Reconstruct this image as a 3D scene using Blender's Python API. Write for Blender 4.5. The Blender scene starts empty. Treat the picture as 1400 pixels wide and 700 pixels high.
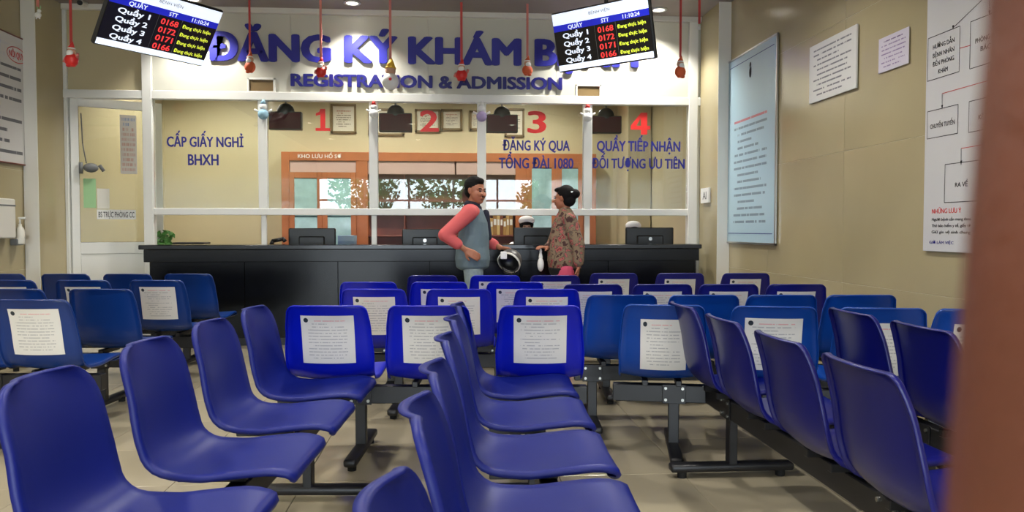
import bpy, bmesh, math, random
from mathutils import Vector, Matrix, noise
R = math.radians
random.seed(7)
sc = bpy.context.scene
col = sc.collection

# ------------------------------------------------------------------ camera
CAM = Vector((0, 0, 1.18)); F = 1050.0
YAW = math.atan(80/1050); PIT = math.atan(37/1050)
cd = bpy.data.cameras.new('camera'); cam = bpy.data.objects.new('camera', cd); col.objects.link(cam)
cd.sensor_width = 36; cd.lens = 27; cd.clip_start = .008; cd.clip_end = 200
cam.location = CAM; cam.rotation_euler = (R(90)-PIT, R(0.0), -YAW)
cd.dof.use_dof = True; cd.dof.focus_distance = 4.5; cd.dof.aperture_fstop = 15
sc.camera = cam
# ------------------------------------------------------------------ world, exposure
w = bpy.data.worlds.new('sky'); sc.world = w; w.use_nodes = True
bg = w.node_tree.nodes['Background']; bg.inputs[0].default_value = (.80, .90, 1, 1); bg.inputs[1].default_value = 13.0
vs = sc.view_settings; vs.view_transform = 'Standard'; vs.look = 'None'; vs.gamma = 1; vs.use_curve_mapping = False
vs.exposure = 0.12
CEIL = 3.48; XR = 2.82; XL = -4.125; YP = 8.3; YR = -7.0; YB = 11.0
# soft daylight enters by the rear openings (portal for the sky light)
pl = bpy.data.lights.new('rear_portal', 'AREA'); pl.shape = 'RECTANGLE'; pl.size = 6.8; pl.size_y = 2.75; pl.cycles.is_portal = True
po = bpy.data.objects.new('rear_portal', pl); col.objects.link(po); po.location = (-.7, YR-.2, 1.4); po.rotation_euler = (R(90), 0, 0)

# ------------------------------------------------------------------ helpers
FW = Vector((math.sin(YAW)*math.cos(PIT), math.cos(YAW)*math.cos(PIT), -math.sin(PIT)))
RT = Vector((math.cos(YAW), -math.sin(YAW), 0)); UP = RT.cross(FW)
def ray(px, py): return FW + RT*((px-700)/F) - UP*((py-350)/F)
def at(px, py, Y):
    d = ray(px, py); return CAM + d*((Y-CAM.y)/d.y)
def atx(px, py, X):
    d = ray(px, py); return CAM + d*((X-CAM.x)/d.x)
def tag(o, label=None, cat=None, group=None, kind=None):
    if label: o['label'] = label
    if cat: o['category'] = cat
    if group: o['group'] = group
    if kind: o['kind'] = kind
    return o
def empty(name, loc=(0,0,0), rz=0, label=None, cat=None, group=None, kind=None):
    o = bpy.data.objects.new(name, None); col.objects.link(o); o.location = loc; o.rotation_euler = (0,0,rz); o.empty_display_size = .1
    return tag(o, label, cat, group, kind)
def link(name, me, mat=None, parent=None, loc=None, rot=None, label=None, cat=None, group=None, kind=None):
    o = bpy.data.objects.new(name, me); col.objects.link(o)
    if mat is not None:
        if me.materials: me.materials[0] = mat
        else: me.materials.append(mat)
    if parent is not None: o.parent = parent
    if loc is not None: o.location = loc
    if rot is not None: o.rotation_euler = rot
    return tag(o, label, cat, group, kind)
class MB:
    """collects shapes into one mesh"""
    def __init__(s): s.bm = bmesh.new()
    def box(s, a, b, bev=0, M=None, seg=1):
        c = [(a[i]+b[i])/2 for i in range(3)]; d = [abs(b[i]-a[i]) for i in range(3)]
        r = bmesh.ops.create_cube(s.bm, size=1); vs_ = r['verts']
        for v in vs_: v.co = Vector((v.co.x*d[0]+c[0], v.co.y*d[1]+c[1], v.co.z*d[2]+c[2]))
        if bev:
            es = list({e for v in vs_ for e in v.link_edges})
            rr = bmesh.ops.bevel(s.bm, geom=es, offset=min(bev, min(d)*.45), segments=seg, affect='EDGES', profile=.5)
            vs_ = list({v for f in rr['faces'] for v in f.verts} | {v for v in vs_ if v.is_valid})
        if M is not None: bmesh.ops.transform(s.bm, matrix=M, verts=vs_)
        return s
    def cyl(s, p, q, r, r2=None, n=16, caps=True):
        p, q = Vector(p), Vector(q); d = q-p
        M = Matrix.Translation((p+q)/2) @ d.to_track_quat('Z', 'Y').to_matrix().to_4x4()
        bmesh.ops.create_cone(s.bm, cap_ends=caps, segments=n, radius1=r, radius2=r if r2 is None else r2, depth=d.length, matrix=M)
        return s
    def ball(s, c, r, sc_=(1,1,1), n=16, M=None):
        MM = Matrix.Translation(c) @ (M or Matrix()) @ Matrix.Diagonal((sc_[0], sc_[1], sc_[2], 1))
        bmesh.ops.create_uvsphere(s.bm, u_segments=n, v_segments=max(6, n//2), radius=r, matrix=MM); return s
    def tube(s, pts, r, n=8):
        pts = [Vector(p) for p in pts]
        for a, b in zip(pts, pts[1:]): s.cyl(a, b, r, n=n)
        for p in pts[1:-1]: s.ball(p, r, n=n)
        return s
    def lathe(s, prof, c=(0,0,0), n=20):
        c = Vector(c); rings = []
        for r, z in prof:
            rings.append([s.bm.verts.new(c+Vector((r*math.cos(2*math.pi*k/n), r*math.sin(2*math.pi*k/n), z))) for k in range(n)])
        for A, B in zip(rings, rings[1:]):
            for k in range(n): s.bm.faces.new((A[k], A[(k+1)%n], B[(k+1)%n], B[k]))
        return s
    def quad(s, pts, uv=True):
        f = s.bm.faces.new([s.bm.verts.new(p) for p in pts])
        if uv:
            L = s.bm.loops.layers.uv.verify()
            for l, t in zip(f.loops, ((0,0),(1,0),(1,1),(0,1))): l[L].uv = t
        return s
    def mesh(s, name='m', smooth=False, ang=None):
        me = bpy.data.meshes.new(name); 
        bmesh.ops.recalc_face_normals(s.bm, faces=s.bm.faces[:])
        s.bm.to_mesh(me); s.bm.free()
        if smooth or ang:
            for p in me.polygons: p.use_smooth = True
            if ang: me.set_sharp_from_angle(angle=R(ang))
        return me
    def build(s, name, mat, parent=None, smooth=False, ang=None, **k):
        return link(name, s.mesh(name, smooth, ang), mat, parent, **k)
def bx(name, a, b, mat, parent=None, bev=.002, **k):
    return MB().box(a, b, bev).build(name, mat, parent, **k)

# ------------------------------------------------------------------ materials
def srgb(r, g, b):
    f = lambda c: ((c/255+.055)/1.055)**2.4 if c/255 > .04045 else c/255/12.92
    return (f(r), f(g), f(b), 1)
def mat(name, c, rough=.5, metal=0, spec=.5, var=0, vscale=5, bump=0, bscale=60, emit=None, es=1, coat=0):
    m = bpy.data.materials.new(name); m.use_nodes = True; nt = m.node_tree; p = nt.nodes['Principled BSDF']
    c = srgb(*c); p.inputs['Base Color'].default_value = c; p.inputs['Roughness'].default_value = rough; p.inputs['Metallic'].default_value = metal
    p.inputs['Specular IOR Level'].default_value = spec; p.inputs['Coat Weight'].default_value = coat
    tc = nt.nodes.new('ShaderNodeTexCoord')
    if var:
        n = nt.nodes.new('ShaderNodeTexNoise'); n.inputs['Scale'].default_value = vscale; n.inputs['Detail'].default_value = 5
        nt.links.new(tc.outputs['Object'], n.inputs['Vector'])
        r = nt.nodes.new('ShaderNodeValToRGB'); r.color_ramp.elements[0].position = .3; r.color_ramp.elements[1].position = .7
        r.color_ramp.elements[0].color = (c[0]*(1-var), c[1]*(1-var), c[2]*(1-var), 1); r.color_ramp.elements[1].color = (min(1,c[0]*(1+var)), min(1,c[1]*(1+var)), min(1,c[2]*(1+var)), 1)
        nt.links.new(n.outputs[0], r.inputs[0]); nt.links.new(r.outputs[0], p.inputs['Base Color'])
    if bump:
        n = nt.nodes.new('ShaderNodeTexNoise'); n.inputs['Scale'].default_value = bscale; nt.links.new(tc.outputs['Object'], n.inputs['Vector'])
        b = nt.nodes.new('ShaderNodeBump'); b.inputs['Strength'].default_value = bump; b.inputs['Distance'].default_value = .01
        nt.links.new(n.outputs[0], b.inputs['Height']); nt.links.new(b.outputs[0], p.inputs['Normal'])
    if emit: p.inputs['Emission Color'].default_value = srgb(*emit); p.inputs['Emission Strength'].default_value = es
    return m
def print_mat(name, base, ink, rows=14, title=(200,110,110), trow=1, mx=.1, my=.1, logo=True, duty=.35, rough=.35, density=.45, seed=0, mt=None):
    """a sheet with printed lines: word-like dashes along u, one band per row"""
    m = bpy.data.materials.new(name); m.use_nodes = True; nt = m.node_tree; N = nt.nodes; L = nt.links
    p = N['Principled BSDF']; p.inputs['Roughness'].default_value = rough
    uv = N.new('ShaderNodeUVMap'); sp = N.new('ShaderNodeSeparateXYZ'); L.new(uv.outputs[0], sp.inputs[0])
    def M_(op, a, b=None, c=None):
        n = N.new('ShaderNodeMath'); n.operation = op
        for i, v in enumerate((a, b, c)):
            if v is None: continue
            if isinstance(v, (int, float)): n.inputs[i].default_value = v
            else: L.new(v, n.inputs[i])
        return n.outputs[0]
    U, V = sp.outputs[0], sp.outputs[1]; mt = my if mt is None else mt
    vr = M_('MULTIPLY', M_('DIVIDE', M_('SUBTRACT', 1-mt, V), 1-my-mt), rows)     # row coordinate from top
    row = M_('FLOOR', vr); fr = M_('FRACT', vr)
    band = M_('MULTIPLY', M_('GREATER_THAN', fr, .5-duty/2), M_('LESS_THAN', fr, .5+duty/2))
    cb = N.new('ShaderNodeCombineXYZ'); L.new(M_('MULTIPLY', U, 26), cb.inputs[0]); L.new(M_('MULTIPLY', row, 7.3), cb.inputs[1]); cb.inputs[2].default_value = seed
    nz = N.new('ShaderNodeTexNoise'); nz.inputs['Scale'].default_value = 1; nz.inputs['Detail'].default_value = 3; L.new(cb.outputs[0], nz.inputs['Vector'])
    word = M_('GREATER_THAN', nz.outputs[0], density)
    cr = N.new('ShaderNodeCombineXYZ'); L.new(M_('MULTIPLY', row, 1.7), cr.inputs[0]); cr.inputs[1].default_value = seed+3.3
    wn = N.new('ShaderNodeTexWhiteNoise'); L.new(cr.outputs[0], wn.inputs['Vector'])
    lo = M_('ADD', mx, M_('MULTIPLY', M_('GREATER_THAN', wn.outputs[0], .6), .08))
    hi = M_('SUBTRACT', 1-mx, M_('MULTIPLY', M_('POWER', wn.outputs[0], 4), .4))
    inr = M_('MULTIPLY', M_('GREATER_THAN', U, lo), M_('LESS_THAN', U, hi))
    inv = M_('MULTIPLY', M_('GREATER_THAN', vr, 0), M_('LESS_THAN', vr, rows))
    k = M_('MULTIPLY', M_('MULTIPLY', band, word), M_('MULTIPLY', inr, inv))
    ist = M_('LESS_THAN', vr, trow)
    mc = N.new('ShaderNodeMix'); mc.data_type = 'RGBA'; L.new(ist, mc.inputs[0]); mc.inputs[6].default_value = srgb(*ink); mc.inputs[7].default_value = srgb(*title)
    k2 = k
    if logo:
        # small round dark emblem in the upper left corner
        dx = M_('DIVIDE', M_('SUBTRACT', U, .1), .045); dy = M_('DIVIDE', M_('SUBTRACT', V, .9), .05)
        lg = M_('LESS_THAN', M_('ADD', M_('MULTIPLY', dx, dx), M_('MULTIPLY', dy, dy)), 1)
        notl = M_('SUBTRACT', 1, M_('MULTIPLY', ist, M_('LESS_THAN', U, .24)))
        k2 = M_('MULTIPLY', k, notl)
    m1 = N.new('ShaderNodeMix'); m1.data_type = 'RGBA'; L.new(k2, m1.inputs[0]); m1.inputs[6].default_value = srgb(*base); L.new(mc.outputs[2], m1.inputs[7])
    out = m1.outputs[2]
    if logo:
        m2 = N.new('ShaderNodeMix'); m2.data_type = 'RGBA'; L.new(lg, m2.inputs[0]); L.new(out, m2.inputs[6]); m2.inputs[7].default_value = srgb(40, 50, 60); out = m2.outputs[2]
    L.new(out, p.inputs['Base Color'])
    return m
M = {}
M['wall'] = mat('glazed_wall_tile', (174,162,126), .2, var=.05, vscale=1.3, spec=.5)
M['wall_plain'] = mat('beige_wall', (196,184,148), .5, var=.04, vscale=1)
M['grout'] = mat('light_grout', (205,196,165), .7)
M['grout_dark'] = mat('floor_grout', (110,102,84), .8)
M['floor'] = mat('floor_tile', (168,158,134), .16, var=.07, vscale=1.7)
M['ceil'] = mat('ceiling_plaster', (146,137,129), .85, var=.02)
M['white'] = mat('white_aluminium', (232,232,226), .35)
M['panel'] = mat('sign_board', (204,203,190), .28, var=.02, vscale=.6)
M['trim'] = mat('white_cornice', (225,222,212), .5)
M['black'] = mat('black_granite', (12,13,15), .14, spec=.3, var=.2, vscale=30)
M['blackf'] = mat('black_granite_front', (11,12,14), .2, spec=.2, var=.25, vscale=12)
M['bsteel'] = mat('black_painted_steel', (24,24,27), .42)
M['bolt'] = mat('zinc_bolt', (170,170,165), .3, metal=1)
M['rubber'] = mat('black_rubber', (15,15,15), .8)
M['royal'] = mat('royal_blue_plastic', (0,20,178), .33, var=.06, vscale=3)
M['teal'] = mat('sea_blue_plastic', (6,62,148), .3, var=.06, vscale=3)
M['navy'] = mat('navy_blue_plastic', (12,16,116), .33, var=.06, vscale=3)
M['deep'] = mat('deep_blue_plastic', (6,48,118), .28, var=.06, vscale=3)
M['violet'] = mat('violet_blue_plastic', (14,28,114), .42, spec=.35, var=.06, vscale=2, bump=.05, bscale=900)
M['darkblue'] = mat('dark_blue_plastic', (2,8,98), .32, var=.06, vscale=2)
M['orange_wood'] = mat('orange_brown_wood', (176,104,62), .4, var=.12, vscale=4)
M['dark_wood'] = mat('dark_red_wood', (120,66,52), .4, var=.15, vscale=4)
M['pink_panel'] = mat('pinkish_grey_laminate', (196,166,156), .4)
M['red'] = mat('red_vinyl', (216,44,40), .4)
M['blue_ink'] = mat('blue_acrylic', (36,36,146), .45)
M['navy_ink'] = mat('navy_acrylic', (20,18,112), .45)
M['vinyl'] = mat('blue_vinyl', (28,32,132), .5)
M['black_pl'] = mat('black_plastic', (18,19,21), .35)
M['grey_pl'] = mat('grey_plastic', (110,112,112), .45)
M['maroon'] = mat('maroon_display', (74,24,36), .2)
M['gold'] = mat('gold_frame', (120,100,66), .4)
M['skin'] = mat('skin_tan', (168,108,80), .5, var=.05)
M['skin_dark'] = mat('skin_finger', (100,54,38), .5, var=.12, vscale=60, bump=.2, bscale=900)
M['skin_light'] = mat('skin_light', (205,160,132), .5)
M['hair'] = mat('black_hair', (14,12,11), .75, spec=.2, bump=.4, bscale=120)
M['coral'] = mat('coral_fabric', (206,92,92), .8, bump=.25, bscale=30)
M['greyblue'] = mat('grey_blue_fabric', (98,116,124), .8, var=.06, bump=.3, bscale=25)
M['navyf'] = mat('navy_fabric', (26,28,46), .8)
M['jeans'] = mat('pale_denim', (138,154,158), .85, var=.15, vscale=25)
M['pinkf'] = mat('pink_fabric', (214,84,112), .8)
M['blackf2'] = mat('black_fabric', (22,20,20), .85)
M['whitef'] = mat('white_fabric', (236,236,232), .8)
M['cream'] = mat('cream_plastic', (225,222,210), .4)
M['orange'] = mat('orange_plush', (214,96,54), .7)
M['ribbon'] = mat('red_ribbon', (196,70,66), .6)
M['ribbonp'] = mat('pink_ribbon', (214,130,120), .6)
M['yellow'] = mat('yellow_felt', (224,176,40), .7)
M['green'] = mat('green_leaf', (70,120,50), .7, var=.4, vscale=12)
M['greenp'] = mat('mint_paper', (160,204,150), .6)
M['lblue'] = mat('light_blue_plush', (150,190,208), .7)
M['lilac'] = mat('lilac_plush', (176,160,206), .7)
M['bark'] = mat('bark', (90,72,56), .9, var=.2, vscale=20)
M['pave'] = mat('pavement', (150,148,140), .8, var=.1)
M['lamp'] = mat('lamp_glow', (255,250,238), .5, emit=(255,246,230), es=14)
M['chrome'] = mat('brushed_metal', (190,190,188), .3, metal=1)
def glass(name, tint, refl, rough=.01):
    m = bpy.data.materials.new(name); m.use_nodes = True; nt = m.node_tree; N = nt.nodes; L = nt.links
    for n in list(N): N.remove(n)
    o = N.new('ShaderNodeOutputMaterial'); t = N.new('ShaderNodeBsdfTransparent'); g = N.new('ShaderNodeBsdfGlossy'); mx = N.new('ShaderNodeMixShader')
    t.inputs[0].default_value = tint; g.inputs['Roughness'].default_value = rough; g.inputs[0].default_value = (1,1,1,1)
    fr = N.new('ShaderNodeFresnel'); fr.inputs[0].default_value = 1.5
    mt = N.new('ShaderNodeMath'); mt.operation = 'MULTIPLY'; L.new(fr.outputs[0], mt.inputs[0]); mt.inputs[1].default_value = refl
    L.new(mt.outputs[0], mx.inputs[0]); L.new(t.outputs[0], mx.inputs[1]); L.new(g.outputs[0], mx.inputs[2]); L.new(mx.outputs[0], o.inputs[0])
    return m
M['glass'] = glass('clear_glass', (.93,.95,.92,1), 1.1)
M['glass_teal'] = mat('frosted_teal_glass', (158,194,196), .12, var=.12, vscale=9)
def floral():
    m = mat('brown_floral_fabric', (120,96,76), .85); nt = m.node_tree; N = nt.nodes; L = nt.links; p = N['Principled BSDF']
    tc = N.new('ShaderNodeTexCoord'); a = N.new('ShaderNodeTexNoise'); a.inputs['Scale'].default_value = 16; a.inputs['Detail'].default_value = 3; L.new(tc.outputs['Object'], a.inputs['Vector'])
    r = N.new('ShaderNodeValToRGB'); r.color_ramp.interpolation = 'CONSTANT'; e = r.color_ramp.elements
    e[0].position = 0; e[0].color = srgb(70,42,38)
    e[1].position = .42; e[1].color = srgb(132,112,88)
    for pos, c in ((.53, (100,84,70)), (.58, (176,94,88)), (.64, (120,50,50)), (.70, (150,128,104))):
        x = e.new(pos); x.color = srgb(*c)
    L.new(a.outputs[0], r.inputs[0]); L.new(r.outputs[0], p.inputs['Base Color']); return m
M['floral'] = floral()

# ------------------------------------------------------------------ text
_tc = {}
def text_mesh(s, bold=0, ext=0):
    k = (s, bold, ext)
    if k not in _tc:
        c = bpy.data.curves.new('t', 'FONT'); c.body = s; c.size = 1; c.extrude = ext; c.resolution_u = 3
        o = bpy.data.objects.new('t', c); me = bpy.data.meshes.new_from_object(o); bpy.data.objects.remove(o); bpy.data.curves.remove(c)
        if bold:                                   # heavier strokes: shifted copies of the glyph laid over each other
            bm = bmesh.new(); n8 = 8 if len(s) < 3 or bold > .025 else 4
            for k in range(n8):
                a = 2*math.pi*k/n8; nv = len(bm.verts); bm.from_mesh(me); bm.verts.ensure_lookup_table()
                for v in bm.verts[nv:]: v.co.x += bold*math.cos(a); v.co.y += bold*math.sin(a)*.6; v.co.z += ext*.02*k
            bm.to_mesh(me); bm.free()
        xs = [v.co.x for v in me.vertices]; _tc[k] = (me, min(xs), max(xs))
    return _tc[k]
CAPH = None
def caph(bold):
    me, _, _ = text_mesh('H', bold); ys = [v.co.y for v in me.vertices]; return min(ys), max(ys)
def put_text(s, x0, x1, z0, z1, bold=.02, ext=.004, name='lettering', m=None, parent=None, letters=False, Mw=None, lab=None):
    """text in local XZ plane facing -Y from x0..x1, cap height z0..z1, origin plane y=0, then matrix Mw"""
    full, a, b = text_mesh(s, bold, 0); lo, hi = caph(bold)
    sx = (x1-x0)/(b-a); sz = (z1-z0)/(hi-lo); Mw = Mw or Matrix(); out = []
    def conv(me, dx):
        me = me.copy(); me.name = name
        for v in me.vertices:
            x, y, z = v.co; v.co = Mw @ Vector((x0+(x+dx-a)*sx, -z, z0+(y-lo)*sz))
        return me
    if not letters:
        me, _, _ = text_mesh(s, bold, ext); out.append(link(name, conv(me, 0), m, parent))
    else:
        for i, ch in enumerate(s):
            if ch == ' ': continue
            _, _, pr = text_mesh(s[:i+1], bold, 0); me, ca, cb = text_mesh(ch, bold, ext)
            out.append(link('letter', conv(me, pr-cb), m, parent))
    return out

# ================================================================== SETTING
# floor slab with separate tiles
fl = bx('floor', (XL-.3, YR, -.12), (XR+.3, YB+.1, -.006), M['grout_dark'], bev=0, kind='structure')
ts = .6; tm = MB().box((-ts/2+.0015, -ts/2+.0015, -.008), (ts/2-.0015, ts/2-.0015, 0), .0012).mesh('tile'); tm.materials.append(M['floor'])
nx = 0
for i in range(-8, 6):
    for j in range(1, 15):
        x = (i+.5)*ts-.1; y = (j+.5)*ts
        if x+ts/2 < XL+.02 or x-ts/2 > XR-.02: continue
        xa, xb = max(x-ts/2, XL), min(x+ts/2, XR)
        if xb-xa < ts-.001:
            me = MB().box((xa-(xa+xb)/2+.0015, -ts/2+.0015, -.008), ((xb-xa)/2-.0015, ts/2-.0015, 0), .0012).mesh('tile'); me.materials.append(M['floor']); x = (xa+xb)/2
        else: me = tm
        link('tile', me, None, fl, loc=(x, y, random.uniform(-.0004, .0004)))
bx('floor_tiles', (XL, YR, -.008), (XR, .598, 0), M['floor'], fl, bev=0, kind='stuff')
ce = bx('ceiling', (XL-.3, YR-.1, CEIL), (XR+.3, YB+.1, CEIL+.12), M['ceil'], bev=0, kind='structure')
# walls with large glazed tiles
def tiled_wall(name, X, side, y0, y1):
    wl = bx(name, (X, y0, 0), (X+side*.14, y1, CEIL), M['grout'], bev=0, kind='structure')
    W, H = .67*2, .95; cache = {}
    ys = []; y = 5.38
    while y > y0: y -= W
    zs = [-.16+.0, .79, 1.74, 2.69, 3.64]
    while y < y1:
        a, b = max(y, y0), min(y+W, y1)
        if b-a > .02:
            for z0, z1 in zip(zs, zs[1:]):
                z0, z1 = max(z0, 0), min(z1, CEIL)
                k = (round(b-a, 3), round(z1-z0, 3))
                if k not in cache:
                    t = MB().box((-.006, -(b-a)/2+.0015, -(z1-z0)/2+.0015), (.006, (b-a)/2-.0015, (z1-z0)/2-.0015), .001).mesh('tile'); t.materials.append(M['wall']); cache[k] = t
                link('tile', cache[k], None, wl, loc=(X+side*.004, (a+b)/2, (z0+z1)/2))
        y += W
    return wl
wr = tiled_wall('wall_right', XR, 1, YR, 8.3)
wl_ = tiled_wall('wall_left', XL, -1, YR, 8.3)
# pillars at the two far corners
for nm, a, b in (('pillar_right', 2.695, XR-.0), ('pillar_left', XL+.0, -3.99)):
    y0 = 7.69 if 'right' in nm else 7.75
    e = MB().box((a, y0, 0), (b, YP+.1, CEIL), .004).build('wall_'+nm, M['wall'], kind='structure')
# corner strips, lighter
bx('trim_1', (2.69, 7.68, 0), (2.82, 7.689, CEIL), M['trim'], kind='structure')
bx('trim_2', (-4.12, 7.74, 0), (-3.985, 7.749, CEIL), M['trim'], kind='structure')
# rear wall with a wide glazed entrance
rw = MB(); rw.box((XL-.2, YR-.15, 2.75), (XR+.2, YR, CEIL)); rw.box((XL-.2, YR-.15, 0), (-4.1, YR, 2.75)); rw.box((2.7, YR-.15, 0), (XR+.2, YR, 2.75))
rw.build('wall_rear', M['wall_plain'], kind='structure')
rd = empty('window_1', (0, YR, 0), kind='structure')
for x in (-4.07, -2.7, -1.35, 0, 1.35, 2.67): bx('mullion', (x-.03, -.1, 0), (x+.03, -.03, 2.75), M['white'], rd)
for z in (2.05, 2.72): bx('transom', (-4.1, -.1, z-.03), (2.7, -.03, z+.03), M['white'], rd)
bx('ground', (-22, -26, -.2), (22, YR-.2, -.02), M['pave'], kind='structure')
def leaf_tree(x, y, h, r, lab, n=900):
    t = empty('tree', (x, y, -.02), label=lab, cat='tree', group='trees outside the rear entrance')
    MB().cyl((0,0,0), (0,0,h*.6), .12, .06, n=8).build('trunk', M['bark'], t, smooth=True)
    b = MB()
    for i in range(n):
        d = Vector((random.gauss(0,1), random.gauss(0,1), random.gauss(0,1))).normalized()*r*random.uniform(.5,1)
        c = Vector((d.x, d.y, h*.62+d.z*.8)); a = Vector((random.uniform(-1,1), random.uniform(-1,1), random.uniform(-1,1))).normalized()*.11
        q = a.orthogonal().normalized()*.06
        b.bm.faces.new([b.bm.verts.new(c+a), b.bm.verts.new(c+q), b.bm.verts.new(c-a), b.bm.verts.new(c-q)])
    b.build('foliage', M['green'], t, kind='stuff')
leaf_tree(-3.2, -11.5, 4.2, 1.3, 'green tree outside the entrance, left of the three')
leaf_tree(-.3, -12.5, 4.6, 1.5, 'green tree outside the entrance, middle of the three')
leaf_tree(3.4, -11, 3.8, 1.1, 'green tree outside the entrance, right of the three')

# ------------------------------------------------------------------ office behind the partition
bx('wall_office_back', (XL-.2, YB, 0), (XR+.3, YB+.12, CEIL), M['wall_plain'], bev=0, kind='structure')
bx('wall_office_left', (-4.15, YP+.1, 0), (-3.99, YB, CEIL), M['wall_plain'], bev=0, kind='structure')
bx('wall_office_right', (2.695, YP+.1, 0), (2.86, YB, CEIL), M['wall_plain'], bev=0, kind='structure')
bx('column_office', (2.36, 10.3, 0), (2.679, YB, CEIL), M['wall_plain'], bev=.005, kind='structure').name = 'wall_office_column'

# ------------------------------------------------------------------ partition
pt = empty('wall_partition', (0, YP, 0), kind='structure')
Z = lambda py, Y=YP: at(620, py, Y).z
X = lambda px, Y=YP: at(px, 290, Y).x
zb0, zb1 = Z(141), Z(130); zm0, zm1 = Z(294.5), Z(285.5)
def pbar(n, x0, x1, z0, z1, d=.035, m='white', bev=.004): return bx(n, (x0, -d, z0), (x1, d, z1), M[m], pt, bev=bev)
xl, xr = -3.99, 2.695; xd = X(206)
pbar('transom', xl, xr, zb0, zb1, .048); 
pbar('transom', X(212), X(939), zm0, zm1, .038)
pbar('cornice', xl, xr, Z(25), Z(16), .06, 'trim')
pbar('mullion', X(199), X(212), 0, Z(25), .052)
pbar('mullion', X(939), X(951), .9, Z(25), .052)
pbar('filler', X(951), xr, 0, CEIL, .03, 'panel')
pbar('jamb', xl, X(97), 0, zb0, .04)
for px in (361, 511.5, 658.5, 802.5):
    pbar('mullion', X(px-6), X(px+6), zm1, zb0, .035); pbar('post', X(px-3.5), X(px+3.5), .98, zm0, .02)
# head boards above the glazing
pbar('head_board', X(97), X(199), zb1, Z(25), .012, 'wall_plain')
xs = [X(212), X(400), X(586), X(760), X(939)]
for a, b in zip(xs, xs[1:]): pbar('head_board', a+.001, b-.001, zb1, Z(25), .014, 'panel', .001)
pbar('frieze', xl, xr, Z(16), CEIL, .02, 'ceil')
pbar('side_trim', xl-.0, X(97), zb1, Z(25), .04)
# glass panes above the desk (the strip below is an open counter window)
gx = [X(212), X(361), X(511.5), X(658.5), X(802.5), X(939)]
for i, (a, b) in enumerate(zip(gx, gx[1:])):
    pbar('pane', a+(.045 if i else .002), b-(.045 if i < 4 else .002), zm1, zb0, .004, 'glass', 0)
# low wall under the partition
pbar('plinth', X(212), X(951), 0, .92, .03, 'black_pl')
# small framed vent windows in the head board
for a, b, c, d in ((341,379,107,128), (786,821,116,135)):
    zz0, zz1 = at((a+b)/2, d, YP).z, at((a+b)/2, c, YP).z
    v = MB(); x0, x1 = X(a), X(b)
    for q in (((x0,-.03,zz0),(x1,-.012,zz0+.02)), ((x0,-.03,zz1-.02),(x1,-.012,zz1)), ((x0,-.03,zz0),(x0+.02,-.012,zz1)), ((x1-.02,-.03,zz0),(x1,-.012,zz1))): v.box(*q, .002)
    fr = v.build('vent_frame', M['white'], pt); bx('vent_panel', (x0+.02, -.018, zz0+.02), (x1-.02, -.013, zz1-.02), M['gold'], fr, bev=0)
# door leaf standing ajar, hinged on the left
dr = empty('door_1', (X(98), YP, 0), R(27), kind='structure')
DW = .87; zt = Z(139); zr = Z(331)
def dbar(n, a, b, m='white', d=.022, par=None): return bx(n, (a[0], -d, a[1]), (b[0], d, b[1]), M[m], par or dr, bev=.004)
dbar('stile', (0, .01), (.075, zt)); dbar('stile', (DW-.075, .01), (DW, zt)); dbar('rail', (.075, zt-.09), (DW-.075, zt)); dbar('rail', (.075, zr-.12), (DW-.075, zr)); dbar('rail', (.075, .01), (DW-.075, .12))
dbar('door_panel', (.075, .12), (DW-.075, zr-.12), d=.012); dp = dbar('pane', (.075, zr), (DW-.075, zt-.09), 'glass', d=.004)
M['door_poster'] = print_mat('flowered_poster', (228,222,212), (214,176,160), 11, (150,170,204), 2, .08, .03, False, .6, density=.5)
def sheet(name, par, x0, x1, z0, z1, m, y=-.006, th=.002, label=None):
    b = MB(); b.box((x0, y-th, z0), (x1, y, z1)); L = b.bm.loops.layers.uv.verify()
    for f in b.bm.faces:
        for l in f.loops: l[L].uv = ((l.vert.co.x-x0)/(x1-x0), (l.vert.co.z-z0)/(z1-z0))
    return b.build(name, m, par, label=label)
sheet('poster', dr, .46, .62, Z(238), Z(158), M['door_poster'], label='narrow flowered poster on the door glass')
sheet('paper', dr, .11, .225, Z(285), Z(246), M['greenp'], label='mint green paper on the door glass')
sheet('paper', dr, .235, .35, Z(286), Z(259), M['cream'], label='cream paper on the door glass')
sg = sheet('door_sign', dr, .23, .60, Z(300), Z(287), M['whitef'], label='white door sign with black lettering')
put_text('BS TRỰC PHÒNG CC', .245, .585, Z(297.5), Z(290), .01, .0005, 'lettering', M['black_pl'], sg, Mw=Matrix.Translation((0,-.0085,0)))
cl = MB().ball((.18,-.06,Z(232)), .055, (1.3,.7,.9)).cyl((.09,-.05,Z(225)), (.09,-.05,Z(240)), .02).cyl((.26,-.05,Z(228)), (.3,-.05,Z(236)), .018).build('lock_case', M['grey_pl'], dr, smooth=True)
MB().tube([(.1,-.03,Z(160)), (.11,-.03,Z(200)), (.14,-.04,Z(226))], .006).build('cable', M['grey_pl'], dr, smooth=True)
bx('handle', (DW-.06, -.06, 1.0), (DW-.03, -.03, 1.16), M['chrome'], dr)

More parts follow.
